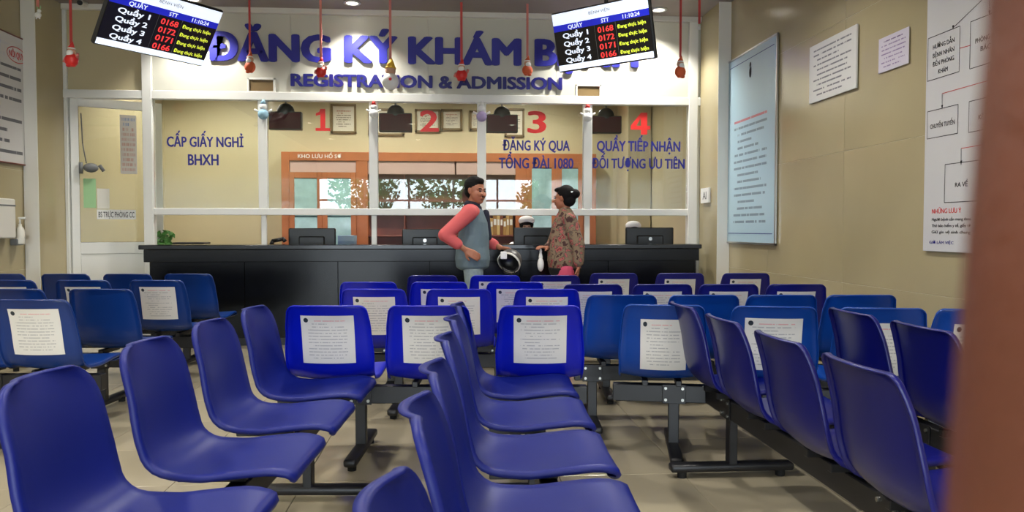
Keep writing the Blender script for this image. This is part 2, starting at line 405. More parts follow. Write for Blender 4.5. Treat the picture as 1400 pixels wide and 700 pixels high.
# ------------------------------------------------------------------ lettering
def sign(name, label, s, px0, px1, pt0, pb0, bold, ext, m, letters, Y, group=None, py=None):
    """pt0/pb0: cap top / bottom pixel at the centre of the word"""
    pc = (px0+px1)/2; e = empty(name, (at(pc, pb0, Y).x, Y, at(pc, pb0, Y).z), label=label, cat='sign', group=group)
    hw = (at(px1, pb0, Y).x-at(px0, pb0, Y).x)/2; h = at(pc, pt0, Y).z-at(pc, pb0, Y).z
    put_text(s, -hw, hw, 0, h, bold, ext, 'letter', m, e, letters); return e
YS = YP-.014
sign('sign_lettering', 'large blue raised lettering across the head board reading ĐĂNG KÝ KHÁM BỆNH', 'ĐĂNG KÝ KHÁM BỆNH', 288, 879, 50.5, 88, .05, .012, M['blue_ink'], True, YS-.012)
sign('sign_lettering', 'smaller navy raised lettering reading REGISTRATION & ADMISSION', 'REGISTRATION & ADMISSION', 400, 771, 103.5, 120.5, .042, .01, M['navy_ink'], True, YS-.010)
YG = YP-.005
gl = [('window_lettering', 'blue lettering on the first glass pane reading CẤP GIẤY NGHỈ, BHXH', [('CẤP GIẤY NGHỈ',228,333,187,201),('BHXH',257,299,211,226)]),
      ('window_lettering', 'blue lettering under the red 3 reading ĐĂNG KÝ QUA TỔNG ĐÀI 1080', [('ĐĂNG KÝ QUA',687,779,192,206),('TỔNG ĐÀI 1080',682,784,216,230.5)]),
      ('window_lettering', 'blue lettering reading QUẦY TIẾP NHẬN ĐỐI TƯỢNG ƯU TIÊN', [('QUẦY TIẾP NHẬN',816,930,193,207),('ĐỐI TƯỢNG ƯU TIÊN',809,936,217,230.5)])]
for nm, lb, lines in gl:
    e = empty(nm, at((lines[0][1]+lines[0][2])/2, lines[-1][4], YG), label=lb, cat='lettering')
    for s, a, b, t, bt in lines:
        pc = (a+b)/2; Mx = Matrix.Translation(Vector((0,0,0)))
        x0, x1 = at(a, bt, YG).x-e.location.x, at(b, bt, YG).x-e.location.x
        put_text(s, x0, x1, at(pc, bt, YG).z-e.location.z, at(pc, t, YG).z-e.location.z, .032, .0015, 'letter', M['vinyl'], e, True)
for n, a, b, t, bt, nl in (('1',431,452,149,179,'large red numeral one on the glass beside the tall certificate'),('2',574,600,151,180,'large red numeral two on the glass between dark picture frames'),('3',721,747,152,182,'large red numeral three above the lettering ĐĂNG KÝ QUA'),('4',862,889,154,184,'large red numeral four above the lettering QUẦY TIẾP NHẬN')):
    e = empty('counter_number', (at((a+b)/2, bt, YG).x, YG, at((a+b)/2, bt, YG).z), label=nl, cat='number')
    hw = (at(b, bt, YG).x-at(a, bt, YG).x)/2
    hn = at((a+b)/2, t, YG).z-at((a+b)/2, bt, YG).z
    if n not in '14': put_text(n, -hw, hw, 0, hn, .028, .003, 'numeral', M['red'], e)
    else:                                      # slab-footed one, open-cornered four
        o1 = MB()
        for q in ([(.05,0),(.68,0),(.68,1),(.05,1)], [(-.98,.22),(.05,.22),(.05,.40),(-.98,.40)], [(.68,.22),(.98,.22),(.98,.40),(.68,.40)], [(-.98,.40),(-.42,.40),(.05,.76),(.05,1)]) if n == '4' else ([(-.95,0),(.95,0),(.95,.13),(-.95,.13)], [(-.32,.13),(.32,.13),(.32,1),(-.32,1)], [(-.9,.80),(-.9,.68),(-.32,.74),(-.32,1),(-.45,.87)]):
            pts = [(x*hw, z*hn) for x, z in q]; fr_ = [o1.bm.verts.new((x, -.003, z)) for x, z in pts]; o1.bm.faces.new(fr_)
            bk_ = [o1.bm.verts.new((x, .0, z)) for x, z in pts]; o1.bm.faces.new(bk_[::-1])
            for i in range(len(pts)): o1.bm.faces.new((fr_[i], bk_[i], bk_[(i+1) % len(pts)], fr_[(i+1) % len(pts)]))
        o1.build('numeral', M['red'], e)

# ------------------------------------------------------------------ counter
cx0, cx1 = at(202, 335, 7.86).x, at(952, 335, 7.86).x
ct = empty('reception_counter', ((cx0+cx1)/2, 7.95, 0), label='long black polished stone reception counter in front of the glass windows', cat='counter')
hw = (cx1-cx0)/2; zc = at(600, 334.5, 7.8).z
bx('countertop', (-hw-.07, -.15, zc-.045), (hw+.04, .235, zc), M['black'], ct, bev=.006)
bx('apron', (-hw-.03, -.125, zc-.17), (hw+.02, .05, zc-.046), M['blackf'], ct, bev=.004)
n = 6
for i in range(n):
    a = -hw + 2*hw*i/n; b = -hw + 2*hw*(i+1)/n
    bx('front_panel', (a+.002, -.06, .08), (b-.002, -.03, zc-.171), M['blackf'], ct, bev=.002)
bx('body', (-hw+.01, -.029, 0), (hw-.01, .23, zc-.171), M['black_pl'], ct, bev=.002)
# office desk running behind the windows
dk = bx('office_desk', (X(214), YP+.05, .70), (2.6, YP+.75, .74), M['dark_wood'], label='long office desk top behind the glass partition', cat='desk')
bx('desk_leg', (X(214), YP+.06, 0), (X(214)+.04, YP+.74, .70), M['dark_wood'], dk); bx('desk_leg', (2.55, YP+.06, 0), (2.59, YP+.74, .70), M['dark_wood'], dk); bx('modesty_panel', (X(214)+.04, YP+.08, .1), (2.55, YP+.1, .70), M['dark_wood'], dk)

# ------------------------------------------------------------------ benches of shell seats
PROF = [(.300,.395),(.312,.412),(.300,.432),(.24,.438),(.14,.430),(.03,.418),(-.06,.415),(-.115,.428),(-.155,.462),(-.178,.515),(-.192,.58),(-.207,.66),(-.228,.74),(-.252,.806)]
def cr(P, t):
    n = len(P)-1; i = min(int(t), n-1); f = t-i
    p0, p1, p2, p3 = [Vector(P[max(0, min(n, k))]) for k in (i-1, i, i+1, i+2)]
    return .5*((2*p1)+(-p0+p2)*f+(2*p0-5*p1+4*p2-p3)*f*f+(-p0+3*p1-3*p2+p3)*f**3)
_S = [cr(PROF, k*13/400) for k in range(401)]; _A = [0]
for a, b in zip(_S, _S[1:]): _A.append(_A[-1]+(b-a).length)
LEN = _A[-1]
def prof(s):
    s = max(0, min(LEN, s)); lo, hi = 0, 400
    while hi-lo > 1:
        m = (lo+hi)//2
        if _A[m] <= s: lo = m
        else: hi = m
    f = (s-_A[lo])/(_A[hi]-_A[lo]); p = _S[lo].lerp(_S[hi], f); d = (_S[hi]-_S[lo]).normalized()
    return p, d
WK = [(0,.200),(.2,.212),(.38,.212),(.48,.205),(.55,.208),(.70,.212),(.85,.202),(1,.188)]
def halfw(s):
    s = max(0, min(LEN, s)); t = min(1, s/LEN); wv = .188
    for (a, wa), (b, wb) in zip(WK, WK[1:]):
        if t <= b:
            f = (t-a)/(b-a); f = f*f*(3-2*f); wv = wa+(wb-wa)*f; break
    for d, r in ((s, .055), (LEN-s, RT_)):
        if d < r: wv -= r-math.sqrt(max(0, r*r-(r-d)**2))
    return wv
TOPZ = -.012; RT_ = .032; KB = .017
def surf(u, s, off=0):
    p, d = prof(s); nrm = Vector((-d.y, d.x)) ; nrm = Vector((d.y, -d.x)) if nrm.dot(Vector((1,1))) < 0 else nrm   # towards the sitter
    t = s/LEN
    k = .012 + KB*max(0, min(1, (t-.35)/.3)) - .012*max(0, 1-t/.12)
    h = k*abs(u)**2.2 + off
    q = p + nrm*h; x = u*halfw(s)
    z = q.y + TOPZ*u*u*max(0, (t-.85)/.15)
    return Vector((x, q.x, z))
def shell_mesh(name):
    NU, NS = 14, 34
    ss = [0, .0015, .004, .012, .025, .042] + [.06+(LEN-.12)*k/(NS-10) for k in range(NS-9)] + [LEN-.06, LEN-.042, LEN-.025, LEN-.012, LEN-.004, LEN-.0015, LEN]
    ss = sorted(set(round(v, 5) for v in ss)); bm = bmesh.new(); G = []
    for s in ss: G.append([bm.verts.new(surf(-1+2*i/NU, s)) for i in range(NU+1)])
    for A, B in zip(G, G[1:]):
        for i in range(NU): bm.faces.new((A[i], A[i+1], B[i+1], B[i]))
    loop = [(0, i) for i in range(NU+1)] + [(j, NU) for j in range(1, len(ss))] + [(len(ss)-1, i) for i in range(NU-1, -1, -1)] + [(j, 0) for j in range(len(ss)-2, 0, -1)]
    ring = [G[j][i] for j, i in loop]; Lr = len(ring); base = [v.co.copy() for v in ring]
    back = []
    for (j, i) in loop:
        p, d = prof(ss[j]); nrm = Vector((d.y, -d.x)); nrm = -nrm if nrm.dot(Vector((1,1))) > 0 else nrm
        back.append(Vector((0, nrm.x, nrm.y)))
    outd = []
    for k in range(Lr):
        t = (base[(k+1) % Lr]-base[k-1]).normalized(); o_ = t.cross(-back[k]).normalized()
        j, i = loop[k]; cen = surf(0, max(.1, min(LEN-.1, ss[j])))
        if o_.dot(base[k]-cen) < 0: o_ = -o_
        outd.append(o_)
    prev = ring
    for (o_, b_) in ((.004, .003), (.006, .009), (.0065, .018)):
        cur = [bm.verts.new(base[k]+outd[k]*o_+back[k]*b_) for k in range(Lr)]
        for k in range(Lr): bm.faces.new((prev[k], prev[(k+1) % Lr], cur[(k+1) % Lr], cur[k]))
        prev = cur
    bmesh.ops.recalc_face_normals(bm, faces=bm.faces[:])
    me = bpy.data.meshes.new(name); bm.to_mesh(me); bm.free()
    for p in me.polygons: p.use_smooth = True
    o = bpy.data.objects.new('tmp', me); col.objects.link(o)
    m = o.modifiers.new('s', 'SOLIDIFY'); m.thickness = .0045; m.offset = 0
    bpy.context.view_layer.update(); r = bpy.data.meshes.new_from_object(o.evaluated_get(bpy.context.evaluated_depsgraph_get()))
    bpy.data.objects.remove(o); r.name = name; return r
SH = {}
_base = shell_mesh('seat_shell'); TOPZ = -.010; RT_ = .08; KB = .026; _round = shell_mesh('seat_shell'); TOPZ = -.012; RT_ = .032; KB = .017
for k in ('royal', 'teal', 'navy', 'deep', 'violet', 'darkblue'):
    q = (_round if k == 'violet' else _base).copy(); q.materials.clear(); q.materials.append(M[k]); SH[k] = q
PM = [print_mat('notice_print_%d' % i, (222,220,216), (176,176,178), 13, (222,168,168), 1.2, .13, .08, True, .3, .3, .44, seed=i*2.7) for i in range(3)]
_sh = {}
def sheet_mesh(wd, ht, top, k):
    key = (wd, ht, top, k)
    if key not in _sh:
        bm = bmesh.new(); L = bm.loops.layers.uv.verify(); n, m_ = 8, 8; s1 = LEN-top; G = []
        for j in range(m_+1):
            s = s1-ht+ht*j/m_; G.append([bm.verts.new(surf(u*(wd/2)/halfw(s), s, -.0048)) for u in [-1+2*i/n for i in range(n+1)]])
        for j in range(m_):
            for i in range(n):
                f = bm.faces.new((G[j][i], G[j][i+1], G[j+1][i+1], G[j+1][i])); f.smooth = True
                for l, (a, b) in zip(f.loops, ((i,j),(i+1,j),(i+1,j+1),(i,j+1))): l[L].uv = (a/n, b/m_)
        me = bpy.data.meshes.new('notice_sheet'); bm.to_mesh(me); bm.free(); me.materials.append(PM[k]); _sh[key] = me
    return _sh[key]
def leg_meshes():
    p = MB().box((-.028, -.02, .06), (.028, .02, .325), .004).mesh('leg'); p.materials.append(M['bsteel'])
    f = MB().box((-.032, -.30, .028), (.032, .30, .068), .014, seg=3).mesh('foot', ang=40); f.materials.append(M['bsteel'])
    g = MB().cyl((0,0,0), (0,0,.03), .022, n=12).mesh('glide', ang=40); g.materials.append(M['rubber'])
    b = MB().box((-.06, -.036, .275), (.06, -.030, .375), .002)
    b = b.mesh('end_bracket'); b.materials.append(M['bsteel'])
    t = MB()
    for x in (-.043, .043):
        for z in (.295, .355): t.cyl((x,-.036,z), (x,-.043,z), .008, n=6)
    t = t.mesh('bolt'); t.materials.append(M['bolt'])
    return p, f, g, b, t
LEG = leg_meshes()
_brm = MB().box((-.10, -.09, .375), (-.07, .13, .405), .003).mesh('seat_bracket'); _brm.materials.append(M['bsteel'])
def bench(loc, rz, xs_, colors, papers, legs, label, group, zscale=1, beam_ext=(.25,.25), pap=(.26,.25,.05), by=0):
    e = empty('beam_seating', loc, rz, label=label, cat='bench', group=group); e.scale = (1,1,zscale)
    a, b = min(xs_)-beam_ext[0], max(xs_)+beam_ext[1]
    bm_ = bx('beam', (a, by-.03, .28), (b, by+.03, .37), M['bsteel'], e, bev=.004)
    for i, x in enumerate(xs_):
        s = link('seat_shell', SH[colors[i] if isinstance(colors, (list, tuple)) else colors], None, e, loc=(x, 0, 0))
        link('seat_bracket', _brm, None, s); link('seat_bracket', _brm, None, s, loc=(.17, 0, 0))
        if papers and papers[i]:
            pp = papers[i] if isinstance(papers[i], tuple) else pap
            link('notice_sheet', sheet_mesh(*pp, (i+len(xs_)) % 3), None, s, label='white printed notice taped to the seat back')
    for x in legs:
        l = link('leg', LEG[0], None, e, loc=(x, by, 0))
        for k, nm in ((1,'foot'), (3,'end_bracket')): link(nm, LEG[k], None, l)
        link('bolts', LEG[4], None, l, kind='stuff')
        for y in (-.24, .24): link('glide', LEG[2], None, l, loc=(0, y, 0))
    return e
def row(px, py, colors, papers, label, top=.812, legs=None, group='rows of seats facing the counter', pap=(.26,.25,.05), tilt=0, zs=1):
    """seats facing the counter; px: centres of the back tops, py: their height in the photo"""
    pys = py if isinstance(py, list) else [py]*len(px)
    ps = []
    for a, b in zip(px, pys):
        d = ray(a, b); ps.append(CAM + d*((top-CAM.z)/d.z))
    a, b = ps[0], ps[-1]; ang = math.atan2(b.y-a.y, b.x-a.x) if len(ps) > 1 else 0
    dirv = Vector((math.cos(ang), math.sin(ang), 0)); c = (a+b)/2
    xs_ = [(p-c).dot(dirv) for p in ps]
    nrm = Vector((-dirv.y, dirv.x, 0)); o = c + nrm*.252; o.z = 0
    if legs is None: legs = [xs_[0]+.12, xs_[-1]-.12] if len(xs_) > 1 else [-.12, .12]
    else:
        legs = [legs[0] if legs[0] is not None else xs_[0]+.12, legs[1] if legs[1] is not None else xs_[-1]-.12]
    return bench(o, ang, xs_, colors, papers, legs, label, group, zs, pap=pap)
T = True
row([445, 585, 739], 417, 'royal', [T,T,T], 'three royal blue seats with square paper notices, nearest of the middle rows')
row([510, 627, 748], 394.5, 'royal', [T,T,T], 'three royal blue seats with notices, second of the middle rows from the camera')
row([503, 600, 704], 385, 'royal', [T,T,T], 'three royal blue seats with notices, third of the middle rows from the camera')
row([591, 677, 759], 376, ['navy','royal','navy'], [T,T,T], 'three blue seats in the farthest middle row, in front of the man and woman')
pb = (.225,.27,.075)
row([908, 1060, 1208, 1345], [416, 418, 420, 422], 'teal', [pb, (.27,.27,.06), pb, pb], 'four sea blue seats with notices, nearest of the right-hand rows by the wall', legs=(-.04-.62, None))
row([851, 964, 1071, 1180], 402.5, 'teal', [0,0,0,0], 'four sea blue seats without notices, second of the right-hand rows', legs=(-.82, None))
row([811, 907, 998, 1091], 388, 'navy', [T,T,T,T], 'four navy seats with notices, third of the right-hand rows')
row([840, 931, 1021], 373, 'navy', [T,T,T], 'three navy seats with notices in the farthest right-hand row below the counter end')
row([-85, 40], 409, 'deep', [T,(.27,.26,.05)], 'deep blue seats at the left edge, the nearest row, one with a notice')
row([-105, 13, 135], 394.5, 'deep', [0,0,0], 'deep blue seats without notices, second row on the left side')
row([8, 110, 212], 382.5, 'deep', [T,T,T], 'deep blue seats with shiny notices, third row on the left side')
row([-2, 87, 172, 256], 374, 'deep', [0,0,0,0], 'four deep blue seats in the farthest left row near the door')
GS = 'side-on benches in the foreground'
bench((-.765, 2.85, 0), R(-93.8), [-.81,-.27,.27,.84], 'violet', None, [-.52,.55], 'four violet-blue shell seats in profile at the lower left, facing right', GS, 1.0, by=.10)
bench((.218, 2.78, 0), R(-92.6), [-.81,-.27,.27,.81], 'violet', None, [-.52,.55], 'four violet-blue shell seats in the centre foreground, facing right', GS, 1.02, by=.10)
bench((.15, 1.26, 0), R(-92.0), [-.28,.26], 'violet', None, [-.12,.12], 'two violet-blue shell seats at the bottom centre, closest to the camera', GS, 1.02, by=.10)
bench((1.32, 2.79, 0), R(-90), [-.80,-.25,.29,.80], 'darkblue', None, [-.75,.62], 'four dark blue seats seen from behind on the right, on a T-shaped black leg', GS, 1.015)
bench((1.95, 2.7, 0), R(-90), [-.50,-.0,.5], 'darkblue', None, [-.30,.35], 'three dark blue seats seen from behind, beside the right wall and the finger', GS, 1.02)

# ------------------------------------------------------------------ hanging screens
M['scr_black'] = mat('screen_black', (12,12,16), .25, emit=(12,12,18), es=.6)
M['scr_white'] = mat('screen_white', (200,205,215), .3, emit=(222,232,248), es=.95)
M['scr_blue'] = mat('screen_blue', (20,30,160), .3, emit=(26,34,176), es=.8)
M['scr_red'] = mat('screen_red', (200,40,40), .3, emit=(232,60,60), es=.9)
M['scr_yel'] = mat('screen_yellow', (200,220,60), .3, emit=(216,226,70), es=.9)
def tv(c, a, t, W, Hr, label):
    H = W*Hr
    L = Vector((math.sin(a), math.cos(a), 0)); n0 = Vector((math.cos(a), -math.sin(a), 0)); U = Vector((0,0,1))*math.cos(t)+n0*math.sin(t)
    nr = L.cross(U)   # away or towards
    back = -(nr if nr.dot(CAM-Vector(c)) > 0 else -nr)
    Mx = Matrix(((L.x, back.x, U.x, 0), (L.y, back.y, U.y, 0), (L.z, back.z, U.z, 0), (0,0,0,1)))
    e = bpy.data.objects.new('hanging_screen', None); col.objects.link(e); e.matrix_world = Matrix.Translation(c) @ Mx
    tag(e, label, 'screen', 'queue screens hanging from the ceiling')
    bx('casing', (-W/2, .004, -H/2), (W/2, .045, H/2), M['black_pl'], e, bev=.008)
    bx('rear_housing', (-W*.3, .045, -H*.3), (W*.3, .08, H*.3), M['black_pl'], e, bev=.01)
    w2, h2 = W/2-.012, H/2-.012
    scn = bx('screen', (-w2, -.001, -h2), (w2, .004, h2), M['scr_black'], e, bev=0)
    rows_ = h2*2; y = lambda f: h2-f*rows_
    bx('header_band', (-w2, -.002, y(.20)), (w2, -.001, h2), M['scr_white'], scn, bev=0)
    bx('title_band', (-w2, -.002, y(.31)), (w2, -.001, y(.20)), M['scr_blue'], scn, bev=0)
    bx('footer_band', (-w2, -.002, -h2), (w2, -.001, y(.90)), M['scr_white'], scn, bev=0)
    for fx in (.44, .66): bx('divider', (-w2+fx*2*w2-.001, -.002, y(.90)), (-w2+fx*2*w2+.001, -.001, y(.31)), M['grey_pl'], scn, bev=0)
    Ty = Matrix.Translation((0, -.0025, 0)); xx = lambda f: -w2+f*2*w2
    put_text('QUẦY', xx(.16), xx(.32), y(.295), y(.225), .02, .0002, 'screen_text', M['scr_white'], scn, Mw=Ty)
    put_text('STT', xx(.52), xx(.60), y(.29), y(.225), .02, .0002, 'screen_text', M['scr_white'], scn, Mw=Ty)
    put_text('11:10:24', xx(.74), xx(.91), y(.29), y(.225), .02, .0002, 'screen_text', M['scr_white'], scn, Mw=Ty)
    put_text('BỆNH VIỆN', xx(.40), xx(.62), y(.12), y(.07), .0, .0002, 'screen_text', M['grey_pl'], scn, Mw=Ty)
    for i, nmb in enumerate(('0168', '0172', '0171', '0166')):
        b0, b1 = y(.345+.1425*i+.115), y(.345+.1425*i+.01)
        put_text('Quầy %d' % (i+1), xx(.09), xx(.37), b0+.01, b1, .03, .0002, 'screen_text', M['scr_white'], scn, Mw=Ty)
        put_text(nmb, xx(.47), xx(.635), b0+.004, b1, .03, .0002, 'screen_text', M['scr_red'], scn, Mw=Ty)
        put_text('Đang thực hiện', xx(.675), xx(.96), b0+.012, b1-.010, .02, .0002, 'screen_text', M['scr_yel'], scn, Mw=Ty)
    # ceiling mount
    inv = e.matrix_world.inverted(); top = Vector(c)+back*.08
    MB().cyl(inv @ top, inv @ Vector((top.x, top.y, CEIL)), .018).build('mount_pole', M['bsteel'], e, smooth=True)
    MB().cyl(inv @ Vector((top.x, top.y, CEIL-.02)), inv @ Vector((top.x, top.y, CEIL)), .07).build('ceiling_plate', M['bsteel'], e)
    return e
tv((-2.266, 6.252, 2.758), .6114, .584, .95, .535, 'black-framed queue screen tilted down, hanging at the upper left')
tv((1.244, 6.447, 2.807), 2.3098, .266, .95, .535, 'black-framed queue screen hanging in front of the word BỆNH')

# ------------------------------------------------------------------ wall posters (thickness, hung on the side walls)
def wall_board(name, label, cat, Xw, y_far, y_near, z0, z1, pm, frame=None, th=.012, fw=.02):
    """board on a side wall; u runs left to right as seen from the room"""
    s = -1 if Xw > 0 else 1; Wd = y_far-y_near
    rz = R(-90) if Xw > 0 else R(90)
    e = empty(name, (Xw+s*.006, (y_far+y_near)/2, z0), rz, label=label, cat=cat)
    b = MB(); hw = Wd/2; H = z1-z0
    b.box((-hw, -th, 0), (hw, 0, H), .001); L = b.bm.loops.layers.uv.verify()
    for f in b.bm.faces:
        for l in f.loops: l[L].uv = ((l.vert.co.x+hw)/Wd, l.vert.co.z/H)
    b.build('sheet', pm, e)
    if frame:
        f = MB()
        for q in (((-hw-fw,-th-.006,-fw),(hw+fw,0,0)), ((-hw-fw,-th-.006,H),(hw+fw,0,H+fw)), ((-hw-fw,-th-.006,-fw),(-hw,0,H+fw)), ((hw,-th-.006,-fw),(hw+fw,0,H+fw))): f.box(*q, .002)
        f.build('frame', M[frame], e)
    return e, hw, H, th
PB = print_mat('pale_blue_poster_print', (176,206,220), (120,142,158), 16, (196,120,132), 1.2, .16, .09, False, .34, density=.40, seed=5, mt=.33)
yf, yn = atx(994, 200, XR-.02).y, atx(1062, 200, XR-.02).y
z1 = atx(1062, 45, XR-.02).z; z0 = atx(1062, 336, XR-.02).z
e, hw, H, th = wall_board('wall_poster', 'tall pale blue framed poster on the right wall, nearest the counter', 'poster', XR-.005, yf-.02, yn+.02, z0+.02, z1-.02, PB, 'chrome', fw=.018)
MB().ball((0,-th-.001,H-.2), .04, (.7,.05,1.3)).ball((0,-th-.001,H-.13), .025, (.8,.08,1)).build('emblem', M['navyf'], e, smooth=True)
for zz in (.08, H-.07): bx('rule', (-hw+.05, -th-.001, zz), (hw-.05, -th, zz+.006), M['vinyl'], e, bev=0)
PN = print_mat('notice_print', (214,214,210), (110,110,116), 10, (120,120,126), 1, .1, .07, False, .3, density=.42, seed=9)
y2, y1_ = atx(1107, 100, XR-.02).y, atx(1171, 100, XR-.02).y
e, *_ = wall_board('wall_notice', 'white printed notice board with a dark lower edge, beside the blue poster', 'notice', XR-.005, y2, y1_, atx(1171, 120, XR-.02).z, atx(1171, 33, XR-.02).z, PN)
PN2 = print_mat('lilac_notice_print', (208,202,214), (140,120,160), 7, (110,90,130), 1, .1, .08, False, .3, density=.45, seed=14)
y2, y1_ = atx(1200, 70, XR-.02).y, atx(1241, 70, XR-.02).y
wall_board('wall_notice', 'small pale lilac sheet taped to the tiles left of the flowchart', 'notice', XR-.005, y2, y1_, atx(1241, 86, XR-.02).z, atx(1241, 36, XR-.02).z, PN2, th=.003)
# flowchart board
yf = atx(1265, 200, XR-.02).y; z0 = atx(1265, 343, XR-.02).z
PF = print_mat('plain_board', (206,206,206), (206,206,206), 2, (206,206,206), 1, .4, .4, False)
e, hw, H, th = wall_board('flowchart_board', 'large white board with a boxed flowchart on the right wall beside the finger', 'poster', XR-.005, yf, yf-1.15, z0, z0+1.75, PF)
def fp(px, py):
    p = atx(px, py, XR-.02); return (-(p.y-e.location.y), p.z-e.location.z)     # local x,z on the board
ln = MB(); rl = MB()
def seg(b, p, q, wd=.004):
    a, c = Vector((p[0], p[1])), Vector((q[0], q[1])); d = (c-a); n_ = Vector((-d.y, d.x)).normalized()*wd/2
    v = [a+n_, a-n_, c-n_, c+n_]; b.bm.faces.new([b.bm.verts.new((k.x, -th-.0012, k.y)) for k in v])
def bxr(b, px0, px1, pyt, pyb):
    x0, zt_ = fp(px0, pyt); x1, zb_ = fp(px1, pyb)[0], fp(px0, pyb)[1]
    for p, q in (((x0,zt_),(x1,zt_)), ((x1,zt_),(x1,zb_)), ((x1,zb_),(x0,zb_)), ((x0,zb_),(x0,zt_))): seg(b, p, q)
    return x0, x1, zb_, zt_
blk = [bxr(ln, 1270, 1312, 53, 111), bxr(ln, 1328, 1380, 30, 94), bxr(ln, 1269, 1310, 153, 190), bxr(ln, 1326, 1376, 139, 181), bxr(ln, 1293, 1339, 225, 277), bxr(ln, 1358, 1399, 219, 270)]
for a, b in (((1354,-20),(1354,18)), ((1304,38),(1354,-10)), ((1352,88),(1352,133)), ((1289,147),(1289,128)), ((1315,223),(1315,203))): seg(ln, fp(*a), fp(*b))
for a, b in (((1289,128),(1395,98)), ((1315,203),(1390,190)), ((1350,175),(1350,196)), ((1313,66),(1328,62))): seg(rl, fp(*a), fp(*b), .004)
for px, py in ((1304,38),(1352,133),(1289,147),(1315,223),(1354,18)):
    x, z = fp(px, py); ln.bm.faces.new([ln.bm.verts.new(v) for v in ((x,-th-.0012,z-.012),(x+.009,-th-.0012,z+.014),(x-.009,-th-.0012,z+.014))])
ln.build('diagram_lines', M['black_pl'], e); rl.build('diagram_lines', M['ribbon'], e, label='red diagram lines')
Tt = Matrix.Translation((0,-th-.001,0))
def ft(s, x0, x1, z0_, h, m='black_pl'): put_text(s, x0, x1, z0_, z0_+h, .01, .0003, 'lettering', M[m], e, Mw=Tt)
for (x0, x1, zb_, zt_), lines in zip(blk, (('HƯỚNG DẪN','BỆNH NHÂN','ĐẾN PHÒNG','KHÁM'), ('PHÒNG KHÁM','BÁC SĨ'), ('CHUYỂN TUYẾN',), ('KÊ ĐƠN',), ('RA VỀ',), ('THUỐC',))):
    wd = (x1-x0); k = len(lines); zc_ = (zb_+zt_)/2
    for i, s in enumerate(lines):
        h = min(.025, wd*.09); tw = min(wd*.8, len(s)*h*.85)
        ft(s, (x0+x1)/2-tw/2, (x0+x1)/2+tw/2, zc_+(k/2-i-1)*h*2, h)
x, z = fp(1275, 292); ft('NHỮNG LƯU Ý', x, x+.26, z, .026, 'red')
for i in range(3):
    z = fp(1275, 302+i*8.5)[1]; ft(('Người bệnh cần mang theo','Thẻ bảo hiểm y tế, giấy tờ','Giữ gìn vệ sinh chung')[i], x, x+.34, z, .016)
z = fp(1270, 333)[1]; ft('GIỜ LÀM VIỆC', x-.02, x+.2, z, .016, 'vinyl')
# left wall poster
PL = print_mat('rules_print', (212,210,206), (96,96,100), 11, (206,206,206), 2.4, .1, .04, False, .3, density=.40, seed=21)
yfar = atx(37, 140, XL+.02).y; z0 = atx(35, 225, XL+.02).z; z1 = atx(36, 57, XL+.02).z
e, hw, H, th = wall_board('wall_poster', 'white rules poster in a thin red-brown frame on the left wall', 'poster', XL+.005, yfar, yfar-1.0, z0, z1, PL, 'dark_wood', fw=.012)
ov = MB(); N_ = 40; cxo, czo, ra, rb = .33, H-.17, .16, .075
for k in range(N_):
    a, b = 2*math.pi*k/N_, 2*math.pi*(k+1)/N_
    f = ov.bm.faces.new([ov.bm.verts.new(v) for v in ((cxo+ra*math.cos(a),-th-.0012,czo+rb*math.sin(a)),(cxo+ra*math.cos(b),-th-.0012,czo+rb*math.sin(b)),(cxo+(ra-.008)*math.cos(b),-th-.0012,czo+(rb-.008)*math.sin(b)),(cxo+(ra-.008)*math.cos(a),-th-.0012,czo+(rb-.008)*math.sin(a)))])
ov.build('emblem', M['red'], e); put_text('NỘI QUY', cxo-.12, cxo+.12, czo-.03, czo+.03, .02, .0003, 'lettering', M['red'], e, Mw=Matrix.Translation((0,-th-.001,0)))
# dispenser and sanitizer on the left wall
p = atx(2, 300, XL+.05); e = empty('towel_dispenser', (XL+.006, p.y, p.z-.17), R(90), label='white wall dispenser with a grey stripe at the left edge', cat='dispenser')
bx('body', (-.13, -.1, 0), (.13, 0, .36), M['cream'], e, bev=.01); bx('stripe', (-.131, -.102, .29), (.131, -.05, .305), M['grey_pl'], e)
p = atx(26, 315, XL+.06); e = empty('sanitizer_bottle', (XL+.07, p.y, p.z-.13), label='clear sanitizer pump bottle in a dark wall holder', cat='bottle')
MB().lathe([(0,0),(.038,0),(.04,.01),(.04,.12),(.03,.15),(.015,.17),(.015,.19),(0,.19)]).build('bottle', M['cream'], e, smooth=True)
MB().cyl((0,0,.19), (0,0,.24), .008).box((-.012,-.012,.235), (.05,.012,.255), .004).build('pump', M['whitef'], e)
bx('holder', (-.064, -.055, -.01), (.0, .055, .05), M['grey_pl'], e, bev=.006); 

# reflection of a white sign in the polished pillar tile, built as a plate
e = empty('pillar_reflection', (2.672, 8.02, at(965, 278, 8.1).z), R(-90), label='reflection of a small white sign with grey letters on the pillar flank beside window 4', cat='sign')
bx('plate', (-.13, -.004, 0), (.13, .018, .16), M['whitef'], e); put_text('AI', -.06, .06, .04, .12, .02, .0005, 'lettering', M['grey_pl'], e, Mw=Matrix.Translation((0,-.0045,0)))

